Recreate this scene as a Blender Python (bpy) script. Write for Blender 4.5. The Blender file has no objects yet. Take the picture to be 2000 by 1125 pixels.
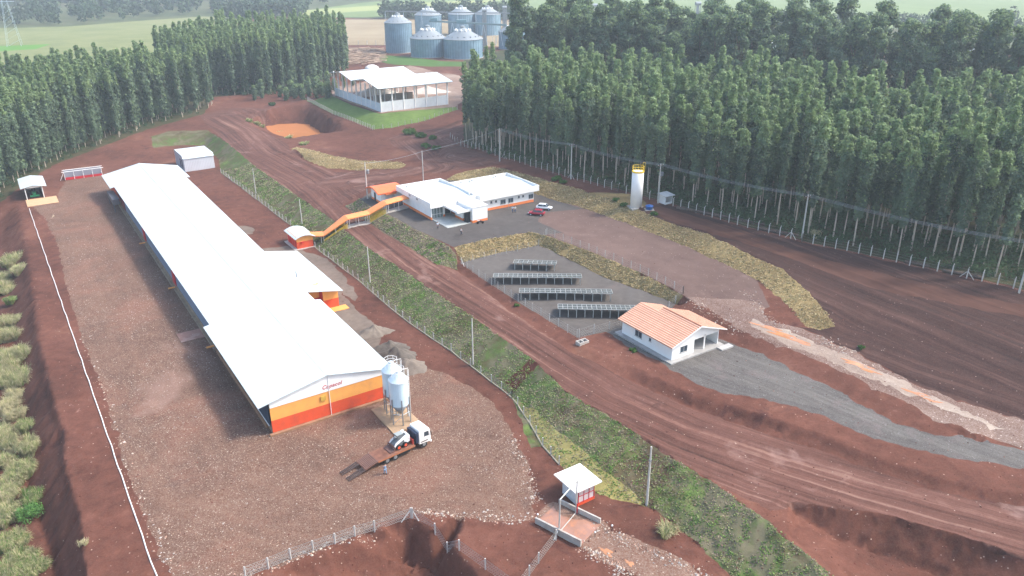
import bpy, bmesh, math, random
import numpy as np
from mathutils import Vector, Matrix
from mathutils.geometry import delaunay_2d_cdt
from mathutils.bvhtree import BVHTree
random.seed(7); RNG = np.random.default_rng(7)
R = math.radians; PI = math.pi
sc = bpy.context.scene
# ---------------------------------------------------------------- camera
FPX, PITCH, ROLL, CAMH = 1518.18, 0.4075, -0.0028, 65.0
fw = Vector((0, math.cos(PITCH), -math.sin(PITCH))); rt0 = Vector((1, 0, 0)); up0 = rt0.cross(fw)
rt = rt0*math.cos(ROLL) + up0*math.sin(ROLL); up = -rt0*math.sin(ROLL) + up0*math.cos(ROLL)
CAM = Vector((0, 0, CAMH))
cd = bpy.data.cameras.new('camera'); co = bpy.data.objects.new('camera', cd); sc.collection.objects.link(co)
m = Matrix((rt, up, -fw)).transposed().to_4x4(); m.translation = CAM; co.matrix_world = m
cd.sensor_width = 36; cd.lens = FPX/2000*36; cd.clip_start = 1; cd.clip_end = 9000
sc.camera = co
# ---------------------------------------------------------------- sky, sun, exposure
SUN_AZ, SUN_EL = 6.0, 48.0        # direction towards the sun, degrees from +x, and height
w = bpy.data.worlds.new('World'); sc.world = w; w.use_nodes = True
nt = w.node_tree; nt.nodes.clear()
so = nt.nodes.new('ShaderNodeOutputWorld'); bg = nt.nodes.new('ShaderNodeBackground'); sk = nt.nodes.new('ShaderNodeTexSky')
sk.sky_type = 'NISHITA'; sk.sun_disc = False; sk.sun_elevation = R(SUN_EL); sk.sun_rotation = R(90-SUN_AZ)
sk.air_density = 1.3; sk.dust_density = 3.0; sk.ozone_density = 1.0
bg.inputs['Strength'].default_value = 0.15
nt.links.new(sk.outputs[0], bg.inputs[0]); nt.links.new(bg.outputs[0], so.inputs[0])
sd = bpy.data.lights.new('sun', 'SUN'); sd.energy = 1.75; sd.angle = R(8.0); sd.color = (1, .95, .87)
sl = bpy.data.objects.new('sun', sd); sc.collection.objects.link(sl)
sdir = Vector((math.cos(R(SUN_AZ))*math.cos(R(SUN_EL)), math.sin(R(SUN_AZ))*math.cos(R(SUN_EL)), math.sin(R(SUN_EL))))
sl.rotation_euler = sdir.to_track_quat('Z', 'Y').to_euler(); sl.location = (0, 0, 200)
sc.view_settings.view_transform = 'Standard'; sc.view_settings.look = 'None'
sc.view_settings.exposure = 1.36; sc.view_settings.gamma = 1
sc.render.engine = 'CYCLES'
sc.cycles.max_bounces = 6; sc.cycles.diffuse_bounces = 3; sc.cycles.glossy_bounces = 2; sc.cycles.transmission_bounces = 3
sc.cycles.volume_bounces = 0; sc.cycles.transparent_max_bounces = 8; sc.cycles.use_denoising = True
sc.cycles.caustics_reflective = False; sc.cycles.caustics_refractive = False

# ---------------------------------------------------------------- geometry helpers
def W(px, py, z=0.0):
    d = rt*(px-1000) + up*(562.5-py) + fw*FPX
    return CAM + d*((z-CAMH)/d.z)
def ray(px, py):
    return (rt*(px-1000) + up*(562.5-py) + fw*FPX).normalized()
YAW = R(33.45)
class MB:
    def __init__(s): s.v = []; s.f = []; s.m = []
    def add(s, vs, fs, m=0):
        n = len(s.v); s.v += [tuple(v) for v in vs]
        for f in fs: s.f.append(tuple(i+n for i in f)); s.m.append(m)
        return s
    def box(s, x0, x1, y0, y1, z0, z1, m=0):
        return s.add([(x0,y0,z0),(x1,y0,z0),(x1,y1,z0),(x0,y1,z0),(x0,y0,z1),(x1,y0,z1),(x1,y1,z1),(x0,y1,z1)],
            [(0,3,2,1),(4,5,6,7),(0,1,5,4),(1,2,6,5),(2,3,7,6),(3,0,4,7)], m)
    def prism(s, prof, a0, a1, ax='y', m=0):
        # closed profile in the plane across ax, extruded from a0 to a1
        n = len(prof)
        def P(p, a): return {'y': (p[0], a, p[1]), 'x': (a, p[0], p[1]), 'z': (p[0], p[1], a)}[ax]
        vs = [P(p, a0) for p in prof] + [P(p, a1) for p in prof]
        fs = [tuple(range(n))[::-1], tuple(range(n, 2*n))] + [(i, (i+1) % n, n+(i+1) % n, n+i) for i in range(n)]
        return s.add(vs, fs, m)
    def cyl(s, p0, p1, r0, r1=None, n=8, m=0, caps=True):
        r1 = r0 if r1 is None else r1
        p0 = Vector(p0); p1 = Vector(p1); d = (p1-p0).normalized()
        a = d.orthogonal().normalized(); b = d.cross(a)
        vs = [p0+(a*math.cos(2*PI*i/n)+b*math.sin(2*PI*i/n))*r0 for i in range(n)] + [p1+(a*math.cos(2*PI*i/n)+b*math.sin(2*PI*i/n))*r1 for i in range(n)]
        fs = [(i, (i+1) % n, n+(i+1) % n, n+i) for i in range(n)]
        if caps: fs += [tuple(range(n))[::-1], tuple(range(n, 2*n))]
        return s.add(vs, fs, m)
    def lathe(s, prof, n=24, c=(0,0,0), m=0):
        vs = []; fs = []
        for r, z in prof:
            for i in range(n): vs.append((c[0]+r*math.cos(2*PI*i/n), c[1]+r*math.sin(2*PI*i/n), c[2]+z))
        for k in range(len(prof)-1):
            for i in range(n): fs.append((k*n+i, k*n+(i+1) % n, (k+1)*n+(i+1) % n, (k+1)*n+i))
        if prof[0][0] > 1e-3: fs.append(tuple(range(n))[::-1])
        if prof[-1][0] > 1e-3: fs.append(tuple(range((len(prof)-1)*n, len(prof)*n)))
        return s.add(vs, fs, m)
    def tube(s, pts, r, n=6, m=0):
        for a, b in zip(pts, pts[1:]): s.cyl(a, b, r, r, n, m)
        return s
    def build(s, name, mats, parent=None, smooth=False, loc=None, rot=None, bevel=0):
        me = bpy.data.meshes.new(name); me.from_pydata(s.v, [], s.f)
        for mt in (mats if isinstance(mats, (list, tuple)) else [mats]): me.materials.append(mt)
        if any(s.m): me.polygons.foreach_set('material_index', s.m)
        if smooth: me.polygons.foreach_set('use_smooth', [True]*len(s.f))
        me.update()
        o = bpy.data.objects.new(name, me); sc.collection.objects.link(o)
        if parent: o.parent = parent
        if loc is not None: o.location = loc
        if rot is not None: o.rotation_euler = (0, 0, rot)
        if bevel:
            b = o.modifiers.new('bevel', 'BEVEL'); b.width = bevel; b.segments = 2; b.limit_method = 'ANGLE'
        return o
def tag(o, label=None, cat=None, group=None, kind=None):
    if label: o['label'] = label
    if cat: o['category'] = cat
    if group: o['group'] = group
    if kind: o['kind'] = kind
    return o
def thing(name, label, cat, loc, rz=0, group=None):
    o = bpy.data.objects.new(name, None); sc.collection.objects.link(o); o.empty_display_size = .3
    o.location = loc; o.rotation_euler = (0, 0, rz); return tag(o, label, cat, group)
def copytree(root, loc, rz, label, group=None):
    r = root.copy(); sc.collection.objects.link(r); r.location = loc; r.rotation_euler = (0, 0, rz); r['label'] = label
    if group: r['group'] = group
    def rec(src, dst):
        for ch in KIDS.get(src.name, []):
            c = ch.copy(); sc.collection.objects.link(c); c.parent = dst; rec(ch, c)
    rec(root, r); return r
KIDS = {}
def note_kids(root):
    def rec(o):
        k = [c for c in bpy.data.objects if c.parent == o]
        if k:
            KIDS[o.name] = k
            for c in k: rec(c)
    rec(root)
def npmesh(name, V, F, mats, mi=None, smooth=False, parent=None):
    # V (n,3), F (m,3) triangles
    me = bpy.data.meshes.new(name); n, k = len(V), len(F)
    me.vertices.add(n); me.vertices.foreach_set('co', np.asarray(V, dtype=np.float32).ravel())
    me.loops.add(k*3); me.loops.foreach_set('vertex_index', np.asarray(F, dtype=np.int32).ravel())
    me.polygons.add(k); me.polygons.foreach_set('loop_start', np.arange(0, k*3, 3, dtype=np.int32))
    for mt in mats: me.materials.append(mt)
    if mi is not None: me.polygons.foreach_set('material_index', np.asarray(mi, dtype=np.int32))
    me.polygons.foreach_set('use_smooth', np.full(k, smooth))
    me.update(calc_edges=True); me.validate()
    o = bpy.data.objects.new(name, me); sc.collection.objects.link(o)
    if parent: o.parent = parent
    return o
# ---------------------------------------------------------------- materials
def newmat(name):
    m = bpy.data.materials.new(name); m.use_nodes = True; nt = m.node_tree
    return m, nt, nt.nodes['Principled BSDF'], nt.nodes, nt.links
def c4(c): return (c[0], c[1], c[2], 1)
def mat(name, col, rough=.7, metal=0, var=.12, scale=.8, bump=0, bscale=20, dirt=None, dirt_amt=.35, dirt_scale=.5, spec=.3):
    m, nt, B, N, L = newmat(name)
    B.inputs['Roughness'].default_value = rough; B.inputs['Metallic'].default_value = metal
    B.inputs['Specular IOR Level'].default_value = spec
    tc = N.new('ShaderNodeTexCoord'); n1 = N.new('ShaderNodeTexNoise'); n1.inputs['Scale'].default_value = scale; n1.inputs['Detail'].default_value = 5
    L.new(tc.outputs['Object'], n1.inputs['Vector'])
    r = N.new('ShaderNodeValToRGB'); L.new(n1.outputs[0], r.inputs[0])
    r.color_ramp.elements[0].position = .3; r.color_ramp.elements[1].position = .7
    r.color_ramp.elements[0].color = c4([max(0, x*(1-var)) for x in col]); r.color_ramp.elements[1].color = c4([min(1, x*(1+var)) for x in col])
    out = r.outputs[0]
    if dirt:
        n2 = N.new('ShaderNodeTexNoise'); n2.inputs['Scale'].default_value = dirt_scale; n2.inputs['Detail'].default_value = 8; n2.inputs['Roughness'].default_value = .7
        L.new(tc.outputs['Object'], n2.inputs['Vector'])
        r2 = N.new('ShaderNodeValToRGB'); L.new(n2.outputs[0], r2.inputs[0]); r2.color_ramp.elements[0].position = .48; r2.color_ramp.elements[1].position = .68
        r2.color_ramp.elements[1].color = (dirt_amt, dirt_amt, dirt_amt, 1)
        mx = N.new('ShaderNodeMix'); mx.data_type = 'RGBA'; L.new(r2.outputs[0], mx.inputs[0]); L.new(out, mx.inputs[6]); mx.inputs[7].default_value = c4(dirt)
        out = mx.outputs[2]
    L.new(out, B.inputs['Base Color'])
    if bump:
        n3 = N.new('ShaderNodeTexNoise'); n3.inputs['Scale'].default_value = bscale; L.new(tc.outputs['Object'], n3.inputs['Vector'])
        bp = N.new('ShaderNodeBump'); bp.inputs['Strength'].default_value = bump; bp.inputs['Distance'].default_value = .05
        L.new(n3.outputs[0], bp.inputs['Height']); L.new(bp.outputs[0], B.inputs['Normal'])
    return m
def ribbed(name, col, axis=0, per=.35, rough=.45, metal=0, amt=.5, var=.06, wide=.12, dirt=None):
    # sheet metal / tiles: a wave along one local axis, in the relief
    m = mat(name, col, rough, metal, var, .3, dirt=dirt, dirt_amt=.3, dirt_scale=.25); nt = m.node_tree; N, L = nt.nodes, nt.links; B = N['Principled BSDF']
    tc = N.new('ShaderNodeTexCoord'); wv = N.new('ShaderNodeTexWave'); wv.bands_direction = 'XYZ'[axis]; wv.inputs['Scale'].default_value = PI*2/per/20.0*1.0
    L.new(tc.outputs['Object'], wv.inputs['Vector']); bp = N.new('ShaderNodeBump'); bp.inputs['Strength'].default_value = amt; bp.inputs['Distance'].default_value = .04
    L.new(wv.outputs['Fac'], bp.inputs['Height']); L.new(bp.outputs[0], B.inputs['Normal'])
    return m
TONE = .82
def tn(c): return (c[0]*TONE, c[1]*TONE*.99, c[2]*TONE*.89, 1)
def soil(name, cols, big=.06, mid=.6, fine=4., streak=0., dens=1.2, specks=None, sp_scale=3.2, sp_amt=.5, rough=.95, bump=.5, patch=None, clus=.25, gloss_patch=None, fib=None):
    # ground covers: three scales of noise, optional streaks along the wheel tracks, pebbles and patches of another cover
    m, nt, B, N, L = newmat(name); B.inputs['Roughness'].default_value = rough; B.inputs['Specular IOR Level'].default_value = .15
    geo = N.new('ShaderNodeNewGeometry'); P = geo.outputs['Position']
    def noise(scale, det=6, ro=.6, vec=None, dist=0):
        n = N.new('ShaderNodeTexNoise'); n.inputs['Scale'].default_value = scale; n.inputs['Detail'].default_value = det; n.inputs['Roughness'].default_value = ro
        n.inputs['Distortion'].default_value = dist; L.new(vec or P, n.inputs['Vector']); return n.outputs[0]
    def math_(op, a, b, c=None):
        n = N.new('ShaderNodeMath'); n.operation = op
        for i, x in enumerate((a, b, c)):
            if x is None: continue
            if isinstance(x, (int, float)): n.inputs[i].default_value = x
            else: L.new(x, n.inputs[i])
        return n.outputs[0]
    def mixc(f, a, b):
        n = N.new('ShaderNodeMix'); n.data_type = 'RGBA'
        for s, x in ((0, f), (6, a), (7, b)):
            if isinstance(x, (int, float)): n.inputs[s].default_value = x
            elif isinstance(x, tuple): n.inputs[s].default_value = c4(x)
            else: L.new(x, n.inputs[s])
        return n.outputs[2]
    def ramp(x, a, b):
        n = N.new('ShaderNodeMapRange'); n.inputs[1].default_value = a; n.inputs[2].default_value = b; L.new(x, n.inputs[0]); return n.outputs[0]
    v = math_('ADD', math_('MULTIPLY', noise(big, 4), .42), math_('MULTIPLY', noise(mid, 7, .65, dist=.4), .36))
    v = math_('ADD', v, math_('MULTIPLY', noise(fine, 4, .7), .16 if fine > 3.5 else .10))
    v = math_('ADD', v, .03 if fine > 3.5 else .06)
    if streak:
        at = N.new('ShaderNodeAttribute'); at.attribute_name = 'track'
        mp = N.new('ShaderNodeMapping'); mp.inputs['Scale'].default_value = (dens, .035, 1); L.new(at.outputs['Vector'], mp.inputs[0])
        s1 = noise(1., 4, .55, mp.outputs[0])
        mp2 = N.new('ShaderNodeMapping'); mp2.inputs['Scale'].default_value = (dens*.28, .012, 1); mp2.inputs['Location'].default_value = (7, 3, 0); L.new(at.outputs['Vector'], mp2.inputs[0])
        s2 = noise(1., 3, .5, mp2.outputs[0])
        sv = math_('ADD', math_('MULTIPLY', s1, .5), math_('MULTIPLY', s2, .5))
        v = math_('ADD', math_('MULTIPLY', v, 1-streak), math_('MULTIPLY', sv, streak))
    cr = N.new('ShaderNodeValToRGB'); L.new(ramp(v, .375, .625), cr.inputs[0])
    el = cr.color_ramp.elements
    el[0].color = tn(cols[0]); el[1].color = tn(cols[-1])
    for i, c in enumerate(cols[1:-1], 1): el.new(i/(len(cols)-1)).color = tn(c)
    col = cr.outputs[0]
    if patch:
        for (pc, ps, lo, hi) in patch:
            col = mixc(ramp(noise(ps, 6, .62, dist=.6), lo, hi), col, tuple(pc))
    if specks:
        vo = N.new('ShaderNodeTexVoronoi'); vo.inputs['Scale'].default_value = sp_scale; L.new(P, vo.inputs['Vector'])
        sp = ramp(vo.outputs['Distance'], .34, .2)
        sel = N.new('ShaderNodeSeparateColor'); L.new(vo.outputs['Color'], sel.inputs[0])
        cl = ramp(noise(clus, 5, .7), .38, .68)
        pick = math_('LESS_THAN', sel.outputs[0], math_('MULTIPLY', cl, sp_amt))
        shade = mixc(sel.outputs[1], tuple(c*.55 for c in specks), tuple(specks))
        col = mixc(math_('MULTIPLY', sp, pick), col, shade)
        vo2 = N.new('ShaderNodeTexVoronoi'); vo2.inputs['Scale'].default_value = sp_scale*2.6; L.new(P, vo2.inputs['Vector'])
        se2 = N.new('ShaderNodeSeparateColor'); L.new(vo2.outputs['Color'], se2.inputs[0])
        col = mixc(math_('MULTIPLY', math_('GREATER_THAN', se2.outputs[0], .45), .24 if sp_amt > .25 else .05), col, mixc(se2.outputs[1], tuple(c*.4 for c in specks), tuple(c*.95 for c in specks)))
    L.new(col, B.inputs['Base Color'])
    bp = N.new('ShaderNodeBump'); bp.inputs['Strength'].default_value = bump*.6; bp.inputs['Distance'].default_value = .2
    hh = math_('ADD', math_('MULTIPLY', noise(fine*.8, 5, .7), .5), v)
    L.new(hh, bp.inputs['Height']); L.new(bp.outputs[0], B.inputs['Normal'])
    return m
def foliage(name, col, var=.35, trans=.25, vs=.35):
    m, nt, B, N, L = newmat(name)
    geo = N.new('ShaderNodeNewGeometry'); n = N.new('ShaderNodeTexNoise'); n.inputs['Scale'].default_value = vs; n.inputs['Detail'].default_value = 3
    L.new(geo.outputs['Position'], n.inputs['Vector'])
    r = N.new('ShaderNodeValToRGB'); r.color_ramp.elements[0].position = .32; r.color_ramp.elements[1].position = .68
    r.color_ramp.elements[0].color = c4([x*(1-var) for x in col]); r.color_ramp.elements[1].color = c4((col[0]*(1+var*1.1), col[1]*(1+var), col[2]*(1+var*.7)))
    L.new(n.outputs[0], r.inputs[0]); L.new(r.outputs[0], B.inputs['Base Color']); B.inputs['Roughness'].default_value = .6; B.inputs['Specular IOR Level'].default_value = .25
    tr = N.new('ShaderNodeBsdfTranslucent'); L.new(r.outputs[0], tr.inputs[0]); mx = N.new('ShaderNodeMixShader'); mx.inputs[0].default_value = trans
    L.new(B.outputs[0], mx.inputs[1]); L.new(tr.outputs[0], mx.inputs[2]); L.new(mx.outputs[0], N['Material Output'].inputs[0])
    return m
# ================================================================ TERRAIN
# break lines of the ground: points read off the photograph with the height of the ground there
A_ = [(299,290,.5),(345,284,0),(400,283,0),(427,312,0),(432,338,0),(500,387,0),(560,433,0),(615,482,0),(700,546,0),(760,598,0),(830,650,0),(900,700,0),(960,745,0),(1000,776,0),(1035,826,0),(1060,870,0),(1095,908,0),(1130,945,0),(1168,966,0),(1262,986,0),(1300,1010,0),(1360,1062,-.1),(1430,1125,-.3),(1520,1215,-.6),(1640,1340,-.8)]
B_ = [(295,267,1.5),(330,256,2.5),(405,254,3.2),(440,275,3.5),(490,318,3.5),(560,368,3.5),(650,430,3.5),(700,472,3.5),(745,502,3.5),(830,556,3.5),(880,590,3.5),(955,640,3.5),(1040,701,3.5),(1100,760,3.5),(1200,820,3.5),(1290,880,3.4),(1400,946,3.2),(1500,1020,3.0),(1630,1125,2.6),(1760,1230,2.4),(1900,1360,2.2)]
E1 = [(-200,330,-1),(0,350,-.5),(28,383,0),(35,410,0),(60,560,0),(72,660,0),(95,760,0),(124,850,0),(120,900,0),(150,1000,0),(165,1125,0),(190,1300,0),(220,1500,0)]
E2 = [(-200,400,-4),(-20,440,-4),(15,600,-4.5),(20,700,-4.5),(45,850,-5),(45,950,-5),(90,1060,-5),(105,1125,-5),(120,1300,-5),(140,1500,-5)]
BREAKS = [A_, B_, E1, E2,
 [(-700,500,-6),(-700,900,-7),(-500,1400,-7)],
 [(-60,440,-3),(0,395,-.6),(60,350,.2),(105,322,.4),(185,292,1),(290,252,2),(400,222,3),(430,196,4)],
 [(60,345,0),(130,345,0),(200,330,0),(300,320,0),(330,290,0)],
 [(190,300,1.2),(230,288,1.4),(290,275,1.5)],
 # lower pit in front
 [(380,1190,0),(470,1142,0),(560,1107,0),(640,1080,0),(700,1060,0),(760,1036,0),(803,1020,0),(838,1038,0),(878,1072,0),(930,1125,0),(985,1195,0),(1100,1330,0)],
 [(620,1230,-4),(712,1125,-3.2),(790,1100,-4.6),(850,1118,-4.9),(890,1180,-5),(960,1300,-5)],
 [(740,1085,-1.8),(800,1060,-2.6)],
 # yard interior level
 [(300,600,0),(500,900,0),(700,980,0),(900,900,0),(1000,1000,0),(600,1040,0),(400,1100,0),(300,900,0),(1180,1060,0),(1300,1125,-.2),(1100,1125,0)],
 [(600,560,0),(700,640,0),(800,700,0),(450,380,0),(200,450,0),(150,600,0),(250,1000,0)],
 # lower right bank and eroded cut
 [(1150,690,4),(1230,713,4),(1350,768,4),(1476,808,4),(1626,858,3.9),(1712,893,3.8),(1852,940,3.7),(2000,966,3.6),(2200,1010,3.5),(2500,1080,3.4)],
 [(1150,708,3.45),(1230,742,3.0),(1350,797,2.9),(1476,838,2.9),(1626,888,2.9),(1712,922,2.9),(1852,967,2.9),(2000,990,2.9),(2200,1032,2.9),(2500,1110,2.9)],
 [(1548,983,2.95),(1600,990,2.95),(1650,998,2.95),(1750,1010,2.9),(1850,1040,2.9),(1930,1064,2.9),(2010,1098,2.9),(2120,1150,2.9),(2300,1240,2.9)],
 [(1545,990,2.7),(1575,1016,1.4),(1640,1057,.4),(1720,1087,0),(1800,1114,-.2),(1880,1137,-.3),(2000,1192,-.4),(2150,1290,-.4)],
 [(1640,1090,1.4),(1720,1140,.8),(1850,1230,.2),(2000,1400,.0)],
 [(1300,850,3.1),(1500,910,2.95),(1700,970,2.9),(2000,1040,2.9)],
 # road right edge and solar field
 [(905,531,3.5),(950,571,3.5),(1010,616,3.5),(1120,691,3.5)],
 [(899,514,3.9),(960,556,3.9),(1040,606,3.9),(1128,660,3.9),(1215,640,3.9),(1300,610,3.9),(1319,594,3.9),(1180,541,3.9),(1052,479,3.9),(980,492,3.9)],
 [(887,484,5.8),(960,465,5.8),(1035,453,5.8),(1062,459,5.8),(1150,491,5.8),(1250,532,5.8),(1338,577,5.7)],
 [(1180,645,4),(1210,660,4),(1310,718,4),(1400,655,4),(1300,640,4)],
 # parking terrace
 [(640,392,3.5),(675,402,3.6),(690,417,3.6),(728,439,3.5),(751,455,3.5),(770,465,3.5),(830,502,3.5),(850,516,3.5),(895,527,3.5)],
 [(703,388,5.8),(724,403,5.8),(754,416,5.8),(802,442,5.8),(830,456,5.8),(880,483,5.8)],
 [(730,372,5.8),(775,350,5.7),(830,345,5.8),(870,352,5.8),(960,360,5.8),(1052,380,5.8),(1090,393,5.8),(1130,403,5.8),(1210,432,5.8),(1330,478,5.8),(1440,527,5.8),(1476,546,5.8)],
 [(885,342,6.6),(920,333,7.2),(960,326,7.6),(1000,333,7.7),(1060,350,7.6),(1150,376,7.6),(1240,405,7.6),(1300,433,7.6),(1380,456,7.6),(1450,491,7.6),(1530,526,7.6),(1580,571,7.4),(1610,606,6.9),(1633,637,6.0)],
 [(1480,549,5.8),(1505,580,5.8),(1535,604,5.9),(1562,624,5.5),(1600,645,5.3)],
 [(1500,600,5.5),(1530,628,5.2),(1556,640,5.1)],
 [(700,335,4.2),(780,312,4.5),(850,292,5),(900,287,6.3)],
 [(720,355,5.2),(800,335,5.3),(870,325,5.9)],
 # white road
 [(1350,585,5.6),(1450,645,5.1),(1566,691,4.9),(1631,721,4.8),(1762,781,4.6),(1827,816,4.5),(1903,850,4.4),(2000,868,4.3),(2300,930,4)],
 [(1470,577,5.7),(1503,626,5.3),(1558,641,5.1),(1622,667,4.9),(1702,706,4.8),(1777,746,4.7),(1852,776,4.6),(1998,821,4.5),(2300,900,4.3)],
 [(1410,661,4),(1475,687,4),(1571,732,4),(1611,747,4),(1692,797,4),(1777,835,3.9),(1883,855,3.9),(1998,877,3.9),(2300,950,3.8)],
 # upper field and plantation
 [(885,279,6.6),(905,286,7),(975,306,7.6),(1115,348,7.6),(1300,396,7.6),(1440,438,7.6),(1566,471,7.6),(1830,529,7.6),(2010,571,7.6),(2200,632,7.6),(2600,760,7.6)],
 [(1640,560,7.3),(1750,620,6.8),(1900,690,6.2),(2050,740,5.9),(2400,850,5.5)],
 [(1660,650,5.4),(1740,700,5.1),(1860,768,4.9),(2000,813,4.7)],
 # shed platform
 [(640,170,6.6),(646,186,7),(690,209,7),(742,224,7),(888,211,7),(905,196,7),(940,165,7),(930,135,6),(800,118,5),(640,150,6)],
 [(597,196,4.6),(650,222,4.4),(730,252,4.4),(765,249,4.6),(830,236,5),(895,213,6.4)],
 # pond pit
 [(478,233,3.6),(500,226,3.7),(535,214,3.8),(560,207,3.9),(600,207,4.0),(650,235,4.2),(700,262,4.1),(655,280,3.9),(600,287,3.8),(560,277,3.6),(520,257,3.5),(490,243,3.5),(478,233,3.6)],
 [(518,252,-3),(545,247,-3),(580,245,-3),(603,248,-3),(640,270,-3),(618,283,-3),(595,284,-3),(575,276,-3),(540,263,-3),(518,252,-3)],
 [(570,291,4.7),(600,302,4.7),(640,312,4.8),(700,320,4.7),(790,317,4.5)],
 [(568,296,3.6),(600,314,3.5),(640,329,3.5),(700,333,3.6),(795,325,3.9)],
 [(640,345,3.5),(600,335,3.5),(560,315,3.5),(450,250,3.5),(420,228,3.4),(470,215,3.7)],
 [(700,290,4.2),(760,280,4.6),(830,262,5),(860,250,5.3),(780,262,4.8)],
 [(640,195,4.2),(560,190,4.2),(450,200,4),(440,185,4),(640,165,4.2),(640,120,4.2),(760,105,4),(860,120,4),(640,90,4),(940,120,4.2)],
]
def dens_line(L, step):
    out = []
    for a, b in zip(L, L[1:]):
        n = max(1, int((b-a).length/step))
        for i in range(n): out.append(a.lerp(b, i/n))
    out.append(L[-1]); return out
TP = []
for L in BREAKS: TP += dens_line([W(*q) for q in L], 3.0)
for rad, z in ((620, 4), (900, 4), (1500, 4), (2600, 4), (5200, 4)):
    for k in range(-14, 15):
        a = R(k*5); TP.append(Vector((rad*math.sin(a), rad*math.cos(a), z)))
for x, y, z in ((-260,420,3),(-330,330,0),(-330,250,-3),(-260,480,4),(-400,500,3),(-260,190,-6),(200,300,7),(120,330,7),(40,330,7),(250,200,7),(260,380,6),(60,420,6),(-20,430,5),(150,450,5),(170,160,6),(200,80,4),(180,20,2),(-180,40,-6),(0,30,-3),(80,30,1),(-60,30,-4)):
    TP.append(Vector((x, y, z)))
key = {}
for q in TP: key.setdefault((round(q.x, 1), round(q.y, 1)), q)
TP = list(key.values())
r = delaunay_2d_cdt([Vector((q.x, q.y)) for q in TP], [], [], 0, 1e-4)
tv = []
for co2, og in zip(r[0], r[3]): tv.append(Vector((co2.x, co2.y, TP[og[0]].z)))
TIN = BVHTree.FromPolygons(tv, r[2])
def gz(x, y):
    h = TIN.ray_cast(Vector((x, y, 200)), Vector((0, 0, -1)))
    return h[0].z if h[0] else 4.0
def G(px, py):
    h = TIN.ray_cast(CAM, ray(px, py))
    return h[0] if h[0] else W(px, py, 4)
def gl(px, py): q = G(px, py); return (q.x, q.y, q.z)

# value noise for relief, numpy
def vnoise(x, y, seed=0):
    def hsh(i, j): 
        n = (i*374761393 + j*668265263 + seed*974634777) & 0xffffffff
        n = ((n ^ (n >> 13))*1274126177) & 0xffffffff
        return ((n ^ (n >> 16)) & 0xffff)/65535.0
    xi = np.floor(x).astype(np.int64); yi = np.floor(y).astype(np.int64); xf = x-xi; yf = y-yi
    u = xf*xf*(3-2*xf); v = yf*yf*(3-2*yf)
    a = hsh(xi, yi); b = hsh(xi+1, yi); c = hsh(xi, yi+1); d = hsh(xi+1, yi+1)
    return (a*(1-u)+b*u)*(1-v)+(c*(1-u)+d*u)*v
# wheel tracks follow these lines
TRK = [[(405,232),(450,255),(500,300),(600,352),(660,400),(700,442),(800,522),(900,583),(1000,645),(1100,712),(1200,770),(1350,838),(1500,890),(1700,950),(2000,1030),(2500,1150)],
       [(900,300),(1080,352),(1270,417),(1450,480),(1650,560),(1850,640),(2050,720),(2500,880)],
       [(1330,590),(1500,660),(1640,705),(1800,770),(2000,840),(2500,960)],
       [(620,360),(760,345),(830,330),(800,300),(770,275),(830,255),(900,230)],
       [(150,420),(250,600),(330,760),(430,900),(600,965),(760,985),(900,990),(1030,1015)],
       [(1060,1000),(1150,1040),(1300,1090),(1450,1160)]]
TRW = [[np.array(gl(*q)[:2]) for q in L] for L in TRK]
def trackuv(X, Y):
    P = np.stack([X, Y], 1); bd = np.full(len(X), 1e9); U = np.zeros(len(X)); S = np.zeros(len(X)); off = 0
    for L in TRW:
        s0 = off
        for a, b in zip(L, L[1:]):
            d = b-a; l = np.hypot(*d); d = d/l; n = np.array([-d[1], d[0]])
            t = np.clip((P-a)@d, 0, l); q = a+t[:, None]*d; v = P-q; dist = np.hypot(v[:, 0], v[:, 1]); sg = np.sign(v@n)
            k = dist < bd; bd[k] = dist[k]; U[k] = (dist*sg)[k]; S[k] = (s0+t)[k]; s0 += l
        off += 500
    return U, S
# ---- covers: zone polygons in photo pixels, later ones lie over earlier ones
def inner(L): return [(q[0], q[1]) for q in L]
Z = []
def zone(mat_, poly, jit=.35, grp=None): Z.append((mat_, poly, jit))
zone('road', [(390,222),(470,210),(530,212),(500,228),(478,236),(500,250),(560,280),(565,292),(600,318),(650,335),(720,336),(800,330),(830,322),(810,300),(765,285),(760,270),(800,256),(860,250),(905,232),(905,290),(1000,318),(950,322),(880,336),(830,338),(770,345),(720,368),(690,388),(660,405),(690,418),(728,440),(770,466),(830,503),(895,530),(950,571),(1010,617),(1120,692),(1230,743),(1350,798),(1476,839),(1626,889),(1712,923),(1852,968),(2000,991),(2500,1110),(2300,1240),(2120,1150),(2010,1097),(1930,1063),(1850,1039),(1750,1009),(1650,997),(1600,989),(1548,982),(1500,1000)]+inner(B_)[::-1][5:-3]+[(400,240)], .3)
zone('yard', [(58,398),(105,398),(130,345),(200,341),(250,345),(330,430),(450,560),(560,660),(680,700),(760,700),(820,715),(870,730),(925,760),(965,790),(1000,850),(1030,910),(1045,980),(1040,1016),(1000,1020),(900,1010),(830,1005),(800,998),(700,1045),(560,1098),(470,1128),(420,1160),(380,1300),(340,1300),(330,1125),(290,1020),(240,900),(200,760),(160,660),(130,560),(110,470),(85,425)], .5)
zone('pebble_band', [(100,420),(135,560),(165,660),(205,760),(245,900),(290,1020),(335,1130),(400,1130),(425,1085),(480,1055),(440,960),(370,900),(325,820),(262,720),(225,640),(178,560),(140,480)], 1.6)
zone('gravel_patch', [(500,488),(570,478),(600,492),(640,505),(668,535),(700,580),(690,590),(665,572),(690,600),(740,640),(745,690),(700,660),(640,620),(600,590),(520,500)], .4)
zone('gravel_patch', [(464,440),(480,440),(497,446),(494,456),(478,458)], .3)
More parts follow.
